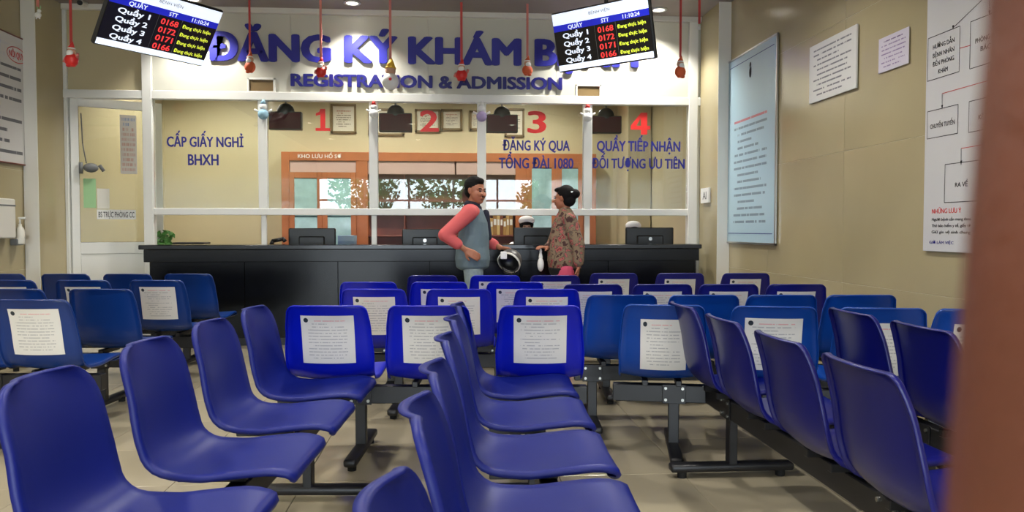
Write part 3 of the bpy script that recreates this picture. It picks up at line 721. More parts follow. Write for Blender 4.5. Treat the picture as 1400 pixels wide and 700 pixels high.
# ------------------------------------------------------------------ downlights
def downlight(x, y, en=60, spot=True, vis=True, ang=120, lab=None):
    e = empty('downlight', (x, y, CEIL), label=lab, cat='ceiling light', group='round recessed ceiling lights')
    MB().lathe([(.055,-.001),(.085,-.001),(.09,-.010),(.06,-.014),(.055,-.001)]).build('rim', M['white'], e, smooth=True)
    MB().cyl((0,0,-.006), (0,0,-.002), .056, n=24).build('diffuser', M['lamp'], e)
    l = bpy.data.lights.new('lamp', 'SPOT'); l.energy = en; l.spot_size = R(ang); l.spot_blend = .6; l.shadow_soft_size = .06; l.color = (1,.965,.9)
    o = bpy.data.objects.new('lamp', l); col.objects.link(o); o.parent = e; o.location = (0,0,-.03)
    return e
DL = {-2.6: 'recessed downlight beside the upper left queue screen', -1.02: 'recessed downlight above the word KÝ, at the top edge', 1.45: 'recessed downlight above the second queue screen', 2.15: 'recessed downlight at the right end of the counter'}
for x in (-2.6, -1.02, 1.45, 2.15): downlight(x, 7.99, 125, ang=112, lab=DL[x])
for y in (5.2, 2.4, -.4, -3.4):
    for x in (-3.1, -.9, 1.3): downlight(x, y, 135, ang=150, lab='round recessed downlight in the hall ceiling')
for x in (-3, -1, 1): downlight(x, 9.8, 170, ang=150, lab='round recessed downlight in the office ceiling behind the glass')

# ------------------------------------------------------------------ cabinet wall in the office
YC = YB-.001
cb = empty('glazed_cabinet', (0, YC, 0), label='orange-brown wooden glazed cupboard wall at the back of the office', cat='cabinet')
XX = lambda px: at(px, 290, YB-.25).x
ZZ = lambda py: at(620, py, YB-.25).z
ztc = ZZ(209)
def cbx(n, a, b, z0_, z1_, m, y0=-.25, y1=0, par=None, bev=.004): return bx(n, (XX(a), y0, z0_), (XX(b), y1, z1_), M[m], par or cb, bev=bev)
cbx('frame', 385, 396, 0, ztc, 'orange_wood'); cbx('frame', 797, 815, 0, ztc, 'orange_wood'); cbx('frame', 396, 797, ztc-.12, ztc, 'orange_wood')
cbx('stile', 487, 503, 0, ztc-.12, 'orange_wood'); cbx('stile', 705, 720, 0, ztc-.12, 'orange_wood')
cbx('transom_panel', 396, 487, ztc-.28, ztc-.12, 'pink_panel', -.23, -.2)
for a, b in ((503, 622), (624, 705)): cbx('transom_panel', a, b, ztc-.30, ztc-.12, 'pink_panel', -.23, -.2)
cbx('back_panel', 396, 797, 0, ztc-.12, 'dark_wood', -.03, 0)
for z_ in (.75, 1.07, 1.55): cbx('shelf', 503, 705, z_, z_+.025, 'dark_wood', -.22, -.03)
cbx('divider', 552, 554, .1, ztc-.3, 'dark_wood', -.22, -.03); cbx('divider', 640, 643, .1, ztc-.3, 'dark_wood', -.22, -.03)
for a, b in ((396, 441), (441, 487), (720, 761), (761, 797)):
    d = empty('door', (0,0,0)); d.parent = cb
    top_ = ztc-.28 if a < 600 else ztc-.12
    for (p, q, u0, u1) in ((a, a+7, .08, top_), (b-7, b, .08, top_), (a+7, b-7, top_-.08, top_), (a+7, b-7, .08, .3)):
        cbx('door_rail', p, q, u0, u1, 'orange_wood', -.27, -.245, d)
    for k in range(3):
        zz0 = .3+(top_-.38)*k/3; cbx('pane', a+7, b-7, zz0+.012, zz0+(top_-.38)/3-.012, 'glass_teal', -.262, -.256, d, 0)
M['teal_curtain'] = mat('pale_teal_curtain', (150,184,186), .7, var=.15, vscale=14)
for a, b in ((398, 485), (722, 795)): cbx('curtain', a, b, .1, ztc-.3, 'teal_curtain', -.2, -.19)
put_text('KHO LƯU HỒ SƠ', XX(408), XX(467), ztc-.085, ztc-.035, .01, .002, 'lettering', M['whitef'], cb, Mw=Matrix.Translation((0,-.252,0)))
# books on the cabinet shelf
xb = XX(650); k = 0; zb = 1.095
bc = [mat('book_%d' % i, c, .6) for i, c in enumerate(((186,150,90),(150,110,60),(200,170,110),(120,70,46),(168,128,70)))]
names = ('tan','brown','pale','dark','ochre')
while xb < XX(700):
    wdt = random.uniform(.035,.055); h = random.uniform(.22,.28); i = k % 5
    e = empty('binder', (xb+wdt/2, YC-.14, zb), label=names[i]+' binder standing in the row on the cupboard shelf between the man and the nurse', cat='binder', group='binders on the cupboard shelf')
    bx('cover', (-wdt/2+.001, -.07, 0), (wdt/2-.001, .09, h), bc[i], e, bev=.003); bx('spine_label', (-wdt/2+.008, -.0715, h*.5), (wdt/2-.008, -.07, h*.8), M['cream'], e, bev=0)
    xb += wdt; k += 1
# framed pictures on the office wall
PI = print_mat('certificate_print', (214,206,186), (120,110,100), 8, (160,90,70), 2, .15, .15, False, .4, seed=31)
for a, b, t, bt, lb in ((452,487,142,182,'tall framed certificate right of the red 1'), (503,552,148,185,'wide framed picture behind the second counter display'), (567,602,149,181,'dark framed picture behind the red 2'), (603,632,149,178,'framed picture just right of the red 2'), (642,656,151,178,'narrow framed picture left of window 3'), (690,717,148,187,'framed certificate left of the red 3')):
    x0, x1 = at(a, t, YB-.02).x, at(b, t, YB-.02).x; zz1, zz0 = at(a, t, YB-.02).z, at(a, bt, YB-.02).z
    e = empty('picture_frame', ((x0+x1)/2, YB-.002, zz0), label=lb, cat='picture'); hw = (x1-x0)/2; h = zz1-zz0
    f = MB()
    for q in (((-hw,-.03,0),(hw,0,.03)), ((-hw,-.03,h-.03),(hw,0,h)), ((-hw,-.03,0),(-hw+.03,0,h)), ((hw-.03,-.03,0),(hw,0,h))): f.box(*q, .002)
    f.build('frame', M['gold'], e); sheet('picture', e, -hw+.03, hw-.03, .03, h-.03, PI, -.008)
# counter number displays inside the glass
for i, (a, b, t, bt) in enumerate(((367,412,152,177),(518,563,154,180),(665,708,156,181),(809,850,158,182))):
    Yd = YP+.22; x0, x1 = at(a, t, Yd).x, at(b, t, Yd).x; zz1, zz0 = at(a, t, Yd).z, at(a, bt, Yd).z
    e = empty('counter_display', ((x0+x1)/2, Yd, zz0), label='maroon display box with a round black hood, ' + ('left of the red one', 'left of the red two', 'left of the red three', 'left of the red four')[i], cat='display'); hw = (x1-x0)/2; h = zz1-zz0
    bx('casing', (-hw, 0, 0), (hw, .08, h), M['black_pl'], e, bev=.006); bx('display_face', (-hw+.012, -.004, .012), (hw-.012, .0, h-.012), M['maroon'], e, bev=0)
    MB().ball((0,.04,h), .095, (1,.5,1.0), n=20).build('hood', M['black_pl'], e, smooth=True)
    MB().cyl((0,.04,h+.05), (0,.04,CEIL-zz0), .01).build('hanger', M['grey_pl'], e)

# ------------------------------------------------------------------ monitors and small things on the desk
def monitor(px0, px1, py, logo, lb, tiltz=0):
    Ym = YP+.42; x0, x1 = at(px0, py, Ym).x, at(px1, py, Ym).x; zt_ = at(px0, py, Ym).z
    e = empty('computer_monitor', ((x0+x1)/2, Ym, .741), tiltz, label=lb, cat='monitor'); hw = (x1-x0)/2; zt_ -= .741
    bx('casing', (-hw, -.03, zt_-.33), (hw, .02, zt_), M['black_pl'], e, bev=.01); bx('rear_housing', (-hw*.55, -.06, zt_-.27), (hw*.55, -.03, zt_-.09), M['black_pl'], e, bev=.012)
    bx('screen', (-hw+.02, .02, zt_-.31), (hw-.02, .023, zt_-.02), M['scr_blue'], e, bev=0)
    bx('stand', (-.03, -.03, .01), (.03, -.01, zt_-.2), M['black_pl'], e); MB().cyl((0,0,0), (0,0,.012), .11, n=24).build('base', M['black_pl'], e, smooth=False)
    if logo: MB().cyl((0,-.0605,zt_-.13), (0,-.064,zt_-.13), .02, n=16).build('emblem', M['chrome'], e)
monitor(395, 459, 312, 0, 'black monitor seen from behind at window 1')
monitor(550, 612, 313, 1, 'black monitor at window 2 beside the man')
monitor(702, 762, 311, 0, 'black monitor in front of the nurse at window 3')
monitor(855, 920, 311, 1, 'black monitor with a round emblem at window 4')
e = empty('potted_plant', (at(222, 330, YP+.15).x, YP+.15, .741), label='small green plant at the left end of the desk', cat='plant')
MB().lathe([(0,0),(.05,0),(.07,.12),(.06,.12),(0,.11)]).build('pot', M['greenp'], e, smooth=True)
b = MB()
for i in range(60):
    d = Vector((random.uniform(-1,1), random.uniform(-1,1), random.uniform(-.6,1.2)))*.09; c = Vector((0,0,.30))+d; a = Vector((random.uniform(-1,1),random.uniform(-1,1),random.uniform(-1,1))).normalized()*.045; q = a.orthogonal().normalized()*.022
    b.bm.faces.new([b.bm.verts.new(c+a), b.bm.verts.new(c+q), b.bm.verts.new(c-a), b.bm.verts.new(c-q)])
b.cyl((0,0,.1),(0,0,.3),.006); b.build('foliage', M['green'], e, kind='stuff')
e = empty('desk_printer', (at(262, 330, YP+.3).x, YP+.3, .741), label='flat black printer on the desk near the left mullion', cat='printer')
bx('body', (-.16,-.12,0), (.16,.12,.27), M['black_pl'], e, bev=.01); bx('lid', (-.165,-.12,.275), (.165,.12,.295), M['black_pl'], e, bev=.006); bx('paper_tray', (-.12,-.17,.08), (.12,-.12,.1), M['grey_pl'], e)
e = empty('desk_telephone', (at(381, 330, YP+.2).x, YP+.2, .741), label='black desk telephone left of the first monitor', cat='telephone')
bx('stand', (-.08,-.08,0), (.08,.08,.24), M['black_pl'], e, bev=.01); MB().tube([(-.08,-.0,.27),(-.06,0,.31),(.05,0,.33),(.07,0,.3)], .022).build('handset', M['black_pl'], e, smooth=True)
e = empty('paper_stack', (at(475, 330, YP+.6).x, YP+.6, .741), label='pale blue box files right of the first monitor', cat='box')
bx('box', (-.09,-.12,0), (.09,.12,.36), mat('pale_blue_card', (140,170,196), .7), e); bx('lid', (-.092,-.122,.3), (.092,.122,.365), mat('pale_blue_lid', (160,188,208), .7), e)
# security camera on the cornice
p = at(116, 5, YP-.1); e = empty('security_camera', p, label='small black security camera on the cornice at the upper left', cat='camera')
MB().cyl((0,0,0), (0,-.1,-.02), .03, n=16).build('body', M['cream'], e); MB().cyl((0,-.1,-.02), (0,-.112,-.022), .026, n=16).build('lens', M['black_pl'], e); MB().cyl((0,.02,0), (0,.08,.01), .012).build('bracket', M['cream'], e)

# ------------------------------------------------------------------ hanging ornaments
def ornament(px, pyt, pyb, Y, kind, lb, rib='ribbon', group='christmas ornaments hung from the ceiling'):
    p = at(px, pyb, Y); top = at(px, pyt, Y); h = top.z-p.z
    e = empty({'santa':'santa_ornament','snowman':'snowman_ornament','gift':'bell_ornament','deer':'reindeer_ornament'}[kind], p, random.uniform(-.5,.5), label=lb, cat='ornament', group=group)
    L_ = CEIL-p.z
    MB().box((-.012,-.003,h*.92), (.012,.003,L_), .001).build('ribbon', M[rib], e)
    if kind in ('santa', 'gift'):
        c1 = 'red' if kind == 'santa' else 'orange'
        MB().ball((0,0,h*.28), h*.27, (1,.8,1)).ball((-h*.1,-.01,h*.06), h*.09, (1,1.2,.7)).ball((h*.1,-.01,h*.06), h*.09, (1,1.2,.7)).build('coat', M[c1], e, smooth=True)
        MB().ball((0,0,h*.62), h*.16).build('head', M['skin_light'], e, smooth=True)
        MB().ball((0,-h*.10,h*.54), h*.14, (1,.6,1)).ball((0,0,h*.73), h*.15, (1.05,1,.35)).build('beard', M['whitef'], e, smooth=True)
        MB().cyl((0,0,h*.73), (h*.06,0,h*1.0), h*.14, .004, n=14).build('hat', M[c1], e, smooth=True)
        if kind == 'santa': MB().cyl((-h*.25,0,h*.38), (-h*.32,0,h*.2), h*.06).cyl((h*.25,0,h*.38), (h*.32,-.02,h*.5), h*.06).build('arm', M['ribbonp'], e, smooth=True)
    elif kind == 'snowman':
        MB().ball((0,0,h*.27), h*.27, n=22).build('body', M['whitef'], e, smooth=True); MB().ball((0,0,h*.62), h*.17, n=18).build('head', M['skin_light'], e, smooth=True)
        MB().cyl((0,0,h*.68), (h*.03,0,h*1.0), h*.18, h*.03, n=18).ball((0,0,h*.7), h*.18, (1,1,.3)).build('hat', M['yellow'], e, smooth=True)
        MB().ball((-h*.08,-h*.25,h*.3), h*.05).build('button', M['red'], e, smooth=True)
    else:
        MB().ball((0,0,h*.3), h*.26, (1,.7,.9)).ball((h*.1,0,h*.6), h*.15, (1.1,.8,1)).cyl((-h*.12,0,h*.2), (-h*.14,0,0), h*.05).cyl((h*.12,0,h*.2), (h*.14,0,0), h*.05).build('body', M['whitef'], e, smooth=True)
        MB().tube([(h*.05,0,h*.7),(-h*.05,0,h*.85),(-h*.02,0,h*1.0)], h*.03).tube([(h*.15,0,h*.7),(h*.24,0,h*.85),(h*.22,0,h*1.0)], h*.03).build('antler', M['greenp'], e, smooth=True)
    return e
ornament(52, 8, 26, 7.0, 'deer', 'small white reindeer ornament at the top left corner', 'ribbonp')
ornament(98, 57, 92, 7.0, 'santa', 'red santa ornament hanging left of the first screen')
ornament(342, 70, 100, 7.9, 'gift', 'orange santa ornament below the letter Ă')
ornament(439, 78, 106, 7.9, 'santa', 'red santa ornament in front of the letter G', 'ribbonp')
ornament(534, 80, 123, 7.8, 'snowman', 'big white snowman ornament with a yellow hat', 'ribbonp')
ornament(631, 81, 111, 7.9, 'santa', 'red santa ornament between the letters H and Á')
ornament(721, 76, 104, 7.9, 'gift', 'orange santa ornament left of the second screen', 'ribbonp')
ornament(930, 76, 107, 7.1, 'gift', 'orange santa ornament right of the second screen')
ornament(956, 32, 41, 7.3, 'deer', 'tiny white ornament on a ribbon at the right end of the ceiling edge')
MO = 'little figures stuck on the partition posts'
def figure(px, pyt, pyb, c1, c2, lb):
    Yf = YP-.075; p = at(px, pyb, Yf); h = at(px, pyt, Yf).z-p.z
    e = empty('snowman_figure', p, label=lb, cat='ornament', group=MO)
    MB().ball((0,0,h*.28), h*.26).build('body', M[c1], e, smooth=True); MB().ball((0,0,h*.65), h*.18).cyl((-h*.2,0,h*.4),(-h*.42,0,h*.5),h*.05).cyl((h*.2,0,h*.4),(h*.42,0,h*.5),h*.05).build('head', M['whitef'], e, smooth=True)
    MB().cyl((0,0,h*.78), (0,0,h*1.0), h*.15, h*.05).build('hat', M[c2], e, smooth=True)
    MB().box((-.008,.03,h*.5), (.008,.045,h*.7)).box((-.008,0,h*.55), (.008,.035,h*.6)).build('clip', M['whitef'], e)
figure(360, 136, 164, 'lblue', 'lblue', 'light blue snowman figure on the first post')
figure(511, 138, 162, 'whitef', 'red', 'white snowman figure with a red cap on the second post')
figure(658.5, 139, 167, 'lilac', 'whitef', 'lilac snowman figure on the third post')
figure(803.5, 142, 167, 'whitef', 'red', 'white snowman figure with a red cap on the fourth post')

# ================================================================== PEOPLE
def remesh(name, parts, vox, m, parent=None, smooth=6, fac=.5):
    """parts: tapered capsules (p, q, r1, r2) or balls (p, r, scale) fused into one continuous surface"""
    b = MB()
    for t in parts:
        if len(t) == 4:
            p, q, r1, r2 = Vector(t[0]), Vector(t[1]), t[2], t[3]
            n_ = max(2, int((q-p).length/(min(r1, r2)*.5)))
            b.cyl(p, q, r1, r2, n=16); b.ball(p, r1, n=14); b.ball(q, r2, n=14)
        else: b.ball(t[0], t[1], t[2], n=20)
    me = b.mesh(name); o = bpy.data.objects.new('tmp', me); col.objects.link(o)
    md = o.modifiers.new('r', 'REMESH'); md.mode = 'VOXEL'; md.voxel_size = vox; md.use_smooth_shade = True
    sm = o.modifiers.new('s', 'SMOOTH'); sm.factor = fac; sm.iterations = smooth
    bpy.context.view_layer.update(); r = bpy.data.meshes.new_from_object(o.evaluated_get(bpy.context.evaluated_depsgraph_get()))
    bpy.data.objects.remove(o); r.name = name; r.materials.clear()
    for p in r.polygons: p.use_smooth = True
    return link(name, r, m, parent)
def V(*a): return Vector(a)
def trunk(st, step=.014):
    """stations (z, x, y, depth radius, width radius) filled with flat ellipsoids"""
    out = []
    for a, b in zip(st, st[1:]):
        n_ = max(1, int(abs(b[0]-a[0])/step))
        for i in range(n_+1):
            q = [a[k]+(b[k]-a[k])*i/n_ for k in range(5)]; out.append((V(q[1], q[2], q[0]), q[4], (q[3]/q[4], 1, .055/q[4])))
    return out
def hand(wrist, dirv, palmn, s=1, curl=.5, thumb=1):
    """five fingers; dirv: wrist to fingertips, palmn: palm normal (fingers curl towards it)"""
    d = dirv.normalized(); n_ = (palmn - d*palmn.dot(d)).normalized(); side = d.cross(n_)*thumb; out = []
    pb_ = wrist + d*.085*s
    for k, (o_, l) in enumerate(((-.030,.066),(-.010,.074),(.010,.070),(.028,.055))):
        a = wrist+side*o_*.5*s+d*.012*s; b_ = pb_+side*o_*s; out.append((a, b_, .015*s, .0115*s))
        p = b_; ang = 0; seg_ = (.45,.32,.23)
        for j in range(3):
            ang += curl*(.5+.25*j); q = p + (d*math.cos(ang)+n_*math.sin(ang)+side*o_*.6)*l*s*seg_[j]
            out.append((p, q, (.0095-.0008*j)*s, (.0088-.0008*j)*s)); p = q
    b0 = wrist+side*-.018*s+d*.02*s; b1 = b0+(-side*.75+d*.6+n_*.3).normalized()*.045*s; b2 = b1+(-side*.3+d*.9+n_*.35).normalized()*.035*s
    out += [(b0, b1, .014*s, .011*s), (b1, b2, .011*s, .009*s)]
    return out
def head_parts(c, fwd, h=.235):
    """c centre of the skull; face features point along fwd"""
    f = fwd.normalized(); up_ = V(0,0,1); s_ = f.cross(up_).normalized(); k = h/.235
    P = [(c+up_*.025*k-f*.012*k, .082*k, (1,1,1.05)), (c-up_*.035*k+f*.018*k, .068*k, (1,1,1.12)), (c-up_*.085*k+f*.035*k, .036*k, (1.1,1.1,.8))]
    P += [(c+f*.078*k+up_*.0*k, c+f*.104*k-up_*.028*k, .010*k, .014*k)]                       # nose
    P += [(c+f*.080*k-up_*.056*k+s_*.018*k, c+f*.080*k-up_*.056*k-s_*.018*k, .010*k, .010*k)]  # lips
    for sg_ in (1,-1):
        P += [(c+s_*sg_*.078*k-f*.008*k+up_*.015*k, c+s_*sg_*.080*k-f*.004*k-up_*.022*k, .012*k, .009*k)]   # ears
        P += [(c+f*.072*k+s_*sg_*.030*k-up_*.022*k, .022*k, (1,1,1))]                                     # cheeks
        P += [(c+f*.076*k+s_*sg_*.012*k+up_*.022*k, c+f*.068*k+s_*sg_*.045*k+up_*.022*k, .010*k, .009*k)]    # brow
    return P
def face_bits(c, fwd, parent, h=.235):
    f = fwd.normalized(); s_ = f.cross(V(0,0,1)).normalized(); k = h/.235
    for sg_ in (1,-1):
        e_ = c+f*.079*k+s_*sg_*.030*k+V(0,0,1)*.006*k
        MB().ball(e_, .0115*k, (1,1,.6)).build('eye', M['black_pl'], parent, smooth=True)
        MB().tube([e_+V(0,0,.02*k)-s_*sg_*.014*k+f*.004*k, e_+V(0,0,.024*k)+f*.004*k, e_+V(0,0,.02*k)+s_*sg_*.016*k-f*.004*k], .0045*k, 6).build('eyebrow', M['hair'], parent, smooth=True)
# ---- the man, facing the counter side on, head turned a little to the room
my = 7.32
man = empty('person', (at(646, 330, my).x, my, 0), label='man in a coral and grey jacket, hand on hip, holding a helmet', cat='person')
hc = V(.035, -.01, 1.54); ff = V(.70, -.70, -.14)
Lh, Rh = V(0,.10,.90), V(0,-.10,.90)
sR, sL = V(-.03,-.17,1.33), V(.02,.17,1.33)
eR, wR = V(-.26,-.27,1.125), V(-.075,-.245,.99)
eL, wL = V(.12,.20,1.07), V(.27,.08,1.0)
legs_ = []
for hp, kn, an in ((Lh, V(.03,.12,.48), V(-.02,.13,.09)), (Rh, V(.02,-.11,.48), V(-.03,-.10,.09))):
    legs_ += [(hp, kn, .085, .055), (kn, an, .052, .038), (an, an+V(.14,0,-.05), .036, .028)]
tor = [(V(0,0,.95), .14, (.95,1.15,1)), (V(.01,0,1.12), .135, (.95,1.15,1.2)), (V(-.005,0,1.28), .13, (.9,1.3,.9)), (V(-.01,0,1.35), hc-V(.02,0,.08), .062, .052)]
body = legs_+tor+[(sR, eR, .048, .036), (eR, wR, .036, .026), (sL, eL, .048, .036), (eL, wL, .036, .026)]
body += hand(wR, V(.75,-.10,-.42), V(.1,.9,-.2), 1.05, .35, 1) + hand(wL, V(.85,-.25,-.12), V(0,-.2,-1), 1.05, .7, -1) + head_parts(hc, ff, .25)
remesh('body', body, .0065, M['skin'], man); face_bits(hc, ff, man, .25)
fh = ff.normalized(); 
remesh('hair', [(hc+V(0,0,.048)-fh*.028, .096, (1,1,.98)), (hc-fh*.05+V(0,0,-.01), .078, (1,1,.9)), (hc+V(0,0,.095)+fh*.03, .052, (1.1,1.1,.7))], .006, M['hair'], man, 2)
remesh('moustache', [(hc+fh*.094*1.06-V(0,0,.043)+V(-.62,-.78,0)*.018, hc+fh*.094*1.06-V(0,0,.043)-V(-.62,-.78,0)*.018, .007, .007)], .003, M['hair'], man, 1)
jk = trunk([(.83,0,0,.160,.215), (.90,0,0,.168,.218), (1.0,0,0,.160,.192), (1.12,.015,0,.152,.178), (1.24,.01,0,.142,.180), (1.33,-.005,0,.120,.170), (1.375,-.01,0,.085,.11)])
remesh('jacket_body', jk, .007, M['greyblue'], man, 8)
for nm, sh, el, wr_ in (('jacket_sleeve', sR, eR, wR), ('jacket_sleeve', sL, eL, wL)):
    remesh(nm, [(sh.lerp(V(-.01,0,1.35), .35), .092, (1,1,.85)), (sh, el, .075, .062), (el, el.lerp(wr_, .62), .06, .052), (el, .062, (1,1,1))], .007, M['coral'], man, 6)
remesh('collar', [(V(-.03,-.07,1.395), V(.06,-.05,1.375), .036, .03), (V(-.03,.07,1.395), V(.06,.05,1.375), .036, .03), (V(-.045,-.06,1.41), V(-.045,.06,1.41), .04, .04), (V(.0,0,1.41), .075, (1,1.1,.6))], .006, M['navyf'], man, 5)
remesh('front_panel', [(V(.125,-.03,1.33), V(.155,-.03,1.1), .035, .03), (V(.125,.04,1.33), V(.155,.04,1.1), .035, .03)], .006, M['navyf'], man, 5)
tr = []
for hp, kn, an in ((Lh, V(.03,.12,.48), V(-.02,.13,.10)), (Rh, V(.02,-.11,.48), V(-.03,-.10,.10))): tr += [(hp, kn, .102, .074), (kn, an, .073, .06)]
remesh('trousers', tr+[(V(0,0,.86), .125, (.95,1.15,.8))], .008, M['jeans'], man, 6)
for yy in (.13,-.10): 
    remesh('shoe', [(V(-.03,yy,.045), V(.12,yy,.035), .045, .034)], .006, M['bsteel'], man, 3)
# ---- helmet in his hand
hm = empty('helmet', man.location+V(.345,-.10,.87), R(0), label='grey and black helmet held by the man at the counter edge', cat='helmet')
b = MB(); b.lathe([(.128,-.02),(.132,.02),(.125,.07),(.10,.11),(.06,.135),(0,.145)], n=28); o = b.build('shell', mat('grey_helmet_shell', (92,90,88), .3), hm, smooth=True); o.rotation_euler = (R(-58),0,R(-30)); o.scale = (.84,.84,.84); so = o.modifiers.new('s','SOLIDIFY'); so.thickness = .01; 
o = MB().lathe([(.122,-.018),(.115,.03),(.08,.08),(0,.1)], n=24).build('liner', M['black_pl'], hm, smooth=True); o.rotation_euler = (R(-58),0,R(-30)); o.scale = (.84,.84,.84)
o = MB().lathe([(.127,-.028),(.137,-.024),(.137,-.008),(.13,-.004)], n=28).build('rim_trim', M['cream'], hm, smooth=True); o.rotation_euler = (R(-58),0,R(-30)); o.scale = (.84,.84,.84)
MB().tube([(-.1,-.01,.02),(-.05,-.06,-.1),(.03,-.06,-.12),(.1,-.02,0)], .006).build('strap', M['black_pl'], hm, smooth=True)
MB().box((-.09,-.10,.03),(-.03,-.085,.10),.006).build('visor', M['whitef'], hm)
# ---- the woman, turned towards the counter and away from the camera
wy = 7.32
wm = empty('person', (at(772, 330, wy).x, wy, 0), label='woman in a brown floral jacket with black hair in a bun', cat='person')
hc = V(-.015, 0, 1.475); ff = V(-.88, .42, -.08); f = ff.normalized()
sL, sR = V(.02,-.15,1.27), V(.0,.15,1.27)      # near and far shoulder
eN, wN = V(.10,-.21,1.02), V(.10,-.22,.83)
eF, wF = V(-.10,.16,1.02), V(-.16,.0,1.0)
legw = []
for hp, kn, an in ((V(0,.09,.86), V(-.02,.09,.46), V(.0,.09,.09)), (V(0,-.09,.86), V(-.01,-.09,.46), V(.02,-.09,.09))):
    legw += [(hp, kn, .085, .052), (kn, an, .05, .034), (an, an+V(-.13,0,-.05), .033, .026)]
body = legw+[(V(0,0,.92), .135, (.95,1.15,1)), (V(0,0,1.08), .12, (.95,1.1,1.2)), (V(.005,0,1.22), .12, (.9,1.2,.9)), (V(.01,0,1.28), hc-V(-.02,0,.07), .052, .045)]
body += [(sL, eN, .042, .034), (eN, wN, .034, .024), (sR, eF, .042, .034), (eF, wF, .034, .024)]
body += hand(wN, V(-.1,.05,-1), V(-1,.2,0), .92, .5, 1) + hand(wF, V(-.7,-.4,.1), V(0,.2,-1), .92, .5, -1) + head_parts(hc, ff, .22)
remesh('body', body, .0065, M['skin'], wm); face_bits(hc, ff, wm, .22)
remesh('hair', [(hc+V(0,0,.04)-f*.03, .088, (1,1,.98)), (hc-f*.055-V(0,0,.02), .07, (1,1,1)), (hc-f*.11+V(0,0,.03), .052, (1.1,1,.95)), (hc+V(0,0,.08)+f*.03, .048, (1.2,1.2,.6))], .006, M['hair'], wm, 3)
MB().box((-.035,-.006,-.008),(.035,.006,.008),.003).build('hair_clip', M['chrome'], wm, loc=hc+V(.06,-.085,.055))
remesh('jacket', trunk([(.80,0,0,.155,.172), (.88,0,0,.170,.188), (.98,0,0,.165,.182), (1.10,0,0,.150,.168), (1.20,.01,0,.140,.165), (1.27,.01,0,.11,.15), (1.33,.01,0,.075,.085), (1.345,.005,0,.066,.072)])+[
    (sL, .075, (1,1,.9)), (sR, .075, (1,1,.9)), (sL, eN, .07, .062), (eN, wN+V(0,0,.04), .06, .05), (sR, eF, .07, .06), (eF, eF.lerp(wF,.8), .06, .048)], .007, M['floral'], wm, 7)
remesh('hem_band', trunk([(.765,0,0,.150,.168), (.80,0,0,.162,.178)]), .007, M['blackf2'], wm, 3)
remesh('trousers', trunk([(.68,0,0,.12,.155), (.82,0,0,.14,.165)])+[t for hp, kn, an in ((V(0,.09,.80), V(-.02,.09,.46), V(.0,.09,.10)), (V(0,-.09,.80), V(-.01,-.09,.46), V(.02,-.09,.10))) for t in ((hp, kn, .095, .07), (kn, an, .07, .058))], .008, M['pinkf'], wm, 5)
for yy, xx_ in ((.09,0),(-.09,.02)): remesh('shoe', [(V(xx_+.03,yy,.04), V(xx_-.11,yy,.032), .038, .03)], .006, M['bsteel'], wm, 3)
bg_ = empty('plastic_bag', wm.location+V(-.235,-.03,.86), label='small white plastic bag hanging from the hand of the woman', cat='bag')
remesh('bag', [(V(0,0,-.02), .045, (.7,1,1.5)), (V(0,0,.05), V(.0,0,.11), .02, .008)], .004, M['whitef'], bg_, 2); MB().tube([(-.01,0,.10),(0,0,.14),(.01,0,.10)], .004).build('handle', M['whitef'], bg_)
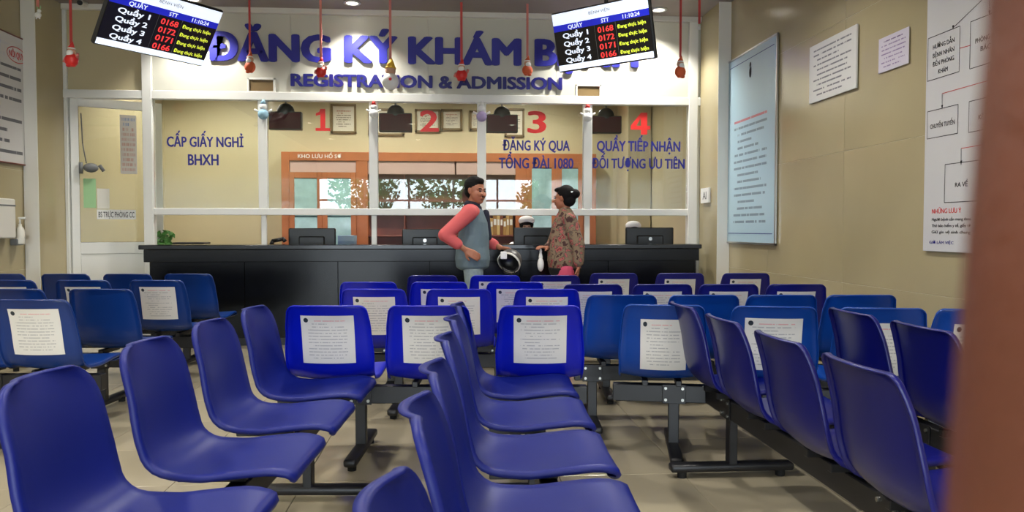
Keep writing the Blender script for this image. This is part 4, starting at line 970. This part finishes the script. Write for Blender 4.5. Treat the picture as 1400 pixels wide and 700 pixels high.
# ---- two seated nurses with white caps behind the monitors
def nurse(px, py, lb, mask=True):
    Yn = 9.42; p = at(px, py, Yn); e = empty('person', (p.x, Yn, 0), label=lb, cat='person'); top_ = p.z
    hc = V(0,0,top_-.135); ff = V(-.05,-1,-.25); f = ff.normalized()
    sh = top_-.33
    bd = [(V(0,0,.50), .15, (1.15,1,.6)), (V(0,0,sh-.25), .13, (1.15,.85,1.2)), (V(0,0,sh-.08), .12, (1.35,.8,.8)), (V(0,0,sh), hc-V(0,0,.06), .05, .045)]
    for s in (1,-1):
        a, b_, c_ = V(s*.17,0,sh-.05), V(s*.22,-.10,sh-.30), V(s*.12,-.32,.80)
        bd += [(a, b_, .045, .036), (b_, c_, .035, .024)] + hand(c_, V(-s*.2,-1,-.1), V(0,0,-1), .92, .4, s)
        bd += [(V(s*.09,0,.50), V(s*.1,-.42,.48), .08, .055), (V(s*.1,-.42,.48), V(s*.1,-.40,.09), .052, .036), (V(s*.1,-.40,.09), V(s*.1,-.52,.04), .034, .026)]
    remesh('body', bd+head_parts(hc, ff, .22), .008, M['skin_light'], e, 4); face_bits(hc, ff, e, .22)
    remesh('hair', [(hc+V(0,.02,.03), .090, (1,1,1)), (hc+V(0,.05,-.02), .075, (1.05,1,1))], .007, M['hair'], e, 2)
    remesh('nurse_cap', [(hc+V(0,.005,.075), .088, (1.15,.8,.72)), (hc+V(0,.06,.03), .07, (1.2,.6,1))], .007, M['whitef'], e, 2)
    remesh('uniform', [(V(0,0,sh-.35), .16, (1.15,.9,1.0)), (V(0,0,sh-.14), .14, (1.3,.85,.9))]+[t for s in (1,-1) for t in ((V(s*.17,0,sh-.05), V(s*.22,-.10,sh-.30), .06, .055), (V(s*.22,-.10,sh-.30), V(s*.14,-.28,.81), .05, .04))]+[(V(0,0,.50), .17, (1.15,1,.6))], .009, M['whitef'], e, 4)
    st = empty('office_stool', (p.x, Yn, 0), label='black office stool ' + ('under the nurse whose forehead shows' if px < 800 else 'under the nurse hidden by the right monitor'), cat='stool')
    MB().cyl((0,0,.36), (0,0,.41), .19, n=24).build('seat', M['black_pl'], st); MB().cyl((0,0,.03), (0,0,.36), .03).build('column', M['chrome'], st); MB().cyl((0,0,0), (0,0,.03), .2, n=24).build('base', M['black_pl'], st)
nurse(720, 295, 'nurse in a white cap sitting behind the monitor at window 3')
nurse(866, 302, 'nurse in a white cap mostly hidden by the monitor at window 4')

# ================================================================== finger in front of the lens
def near(px, py, d): return CAM + ray(px, py)*d
K = CAM + ray(1500, 350)*.07
hd = empty('hand', near(1480, 640, .07), label='out-of-focus brown finger covering the right edge of the view', cat='hand')
o0 = hd.location
def rel(px, py, d): return near(px, py, d)-o0
FD = .066
ip = [rel(1502,-260,FD), rel(1516,60,FD), rel(1505,380,FD), rel(1492,760,FD+.002)]
prt = [(ip[0], ip[1], .0082, .0094), (ip[1], ip[2], .0095, .0105), (ip[2], ip[3], .0105, .0118)]
wrd = ip[3]
palm = wrd + V(.035,-.004,-.035)
prt += [(wrd, palm, .012, .018), (palm, palm+V(.03,-.02,-.03), .022, .024)]
for k, dx in enumerate((.022,.042,.060)):     # other fingers, curled behind the index finger, outside the view
    a = wrd+V(dx,-.012-.003*k,-.004*k); b1 = a+V(.004,-.012,.034); b2 = b1+V(.0,-.026,.012)
    prt += [(a, b1, .0105, .0098), (b1, b2, .0096, .009), (b2, b2+V(-.001,-.018,-.012), .009, .0082), (a, palm, .0108, .018)]
th0 = palm+V(-.004,-.03,.012); prt += [(palm, th0, .016, .0125), (th0, th0+V(-.004,-.018,.03), .0125, .010)]
prt += [(palm+V(.03,-.02,-.03), palm+V(.07,-.10,-.10), .026, .032)]
remesh('skin', prt, .0014, M['skin_dark'], hd, 6)
nb = ip[0].lerp(ip[1], .15)
MB().ball(nb+V(.007,.004,0), .006, (.5,.8,1.2)).build('nail', M['skin_light'], hd, smooth=True)
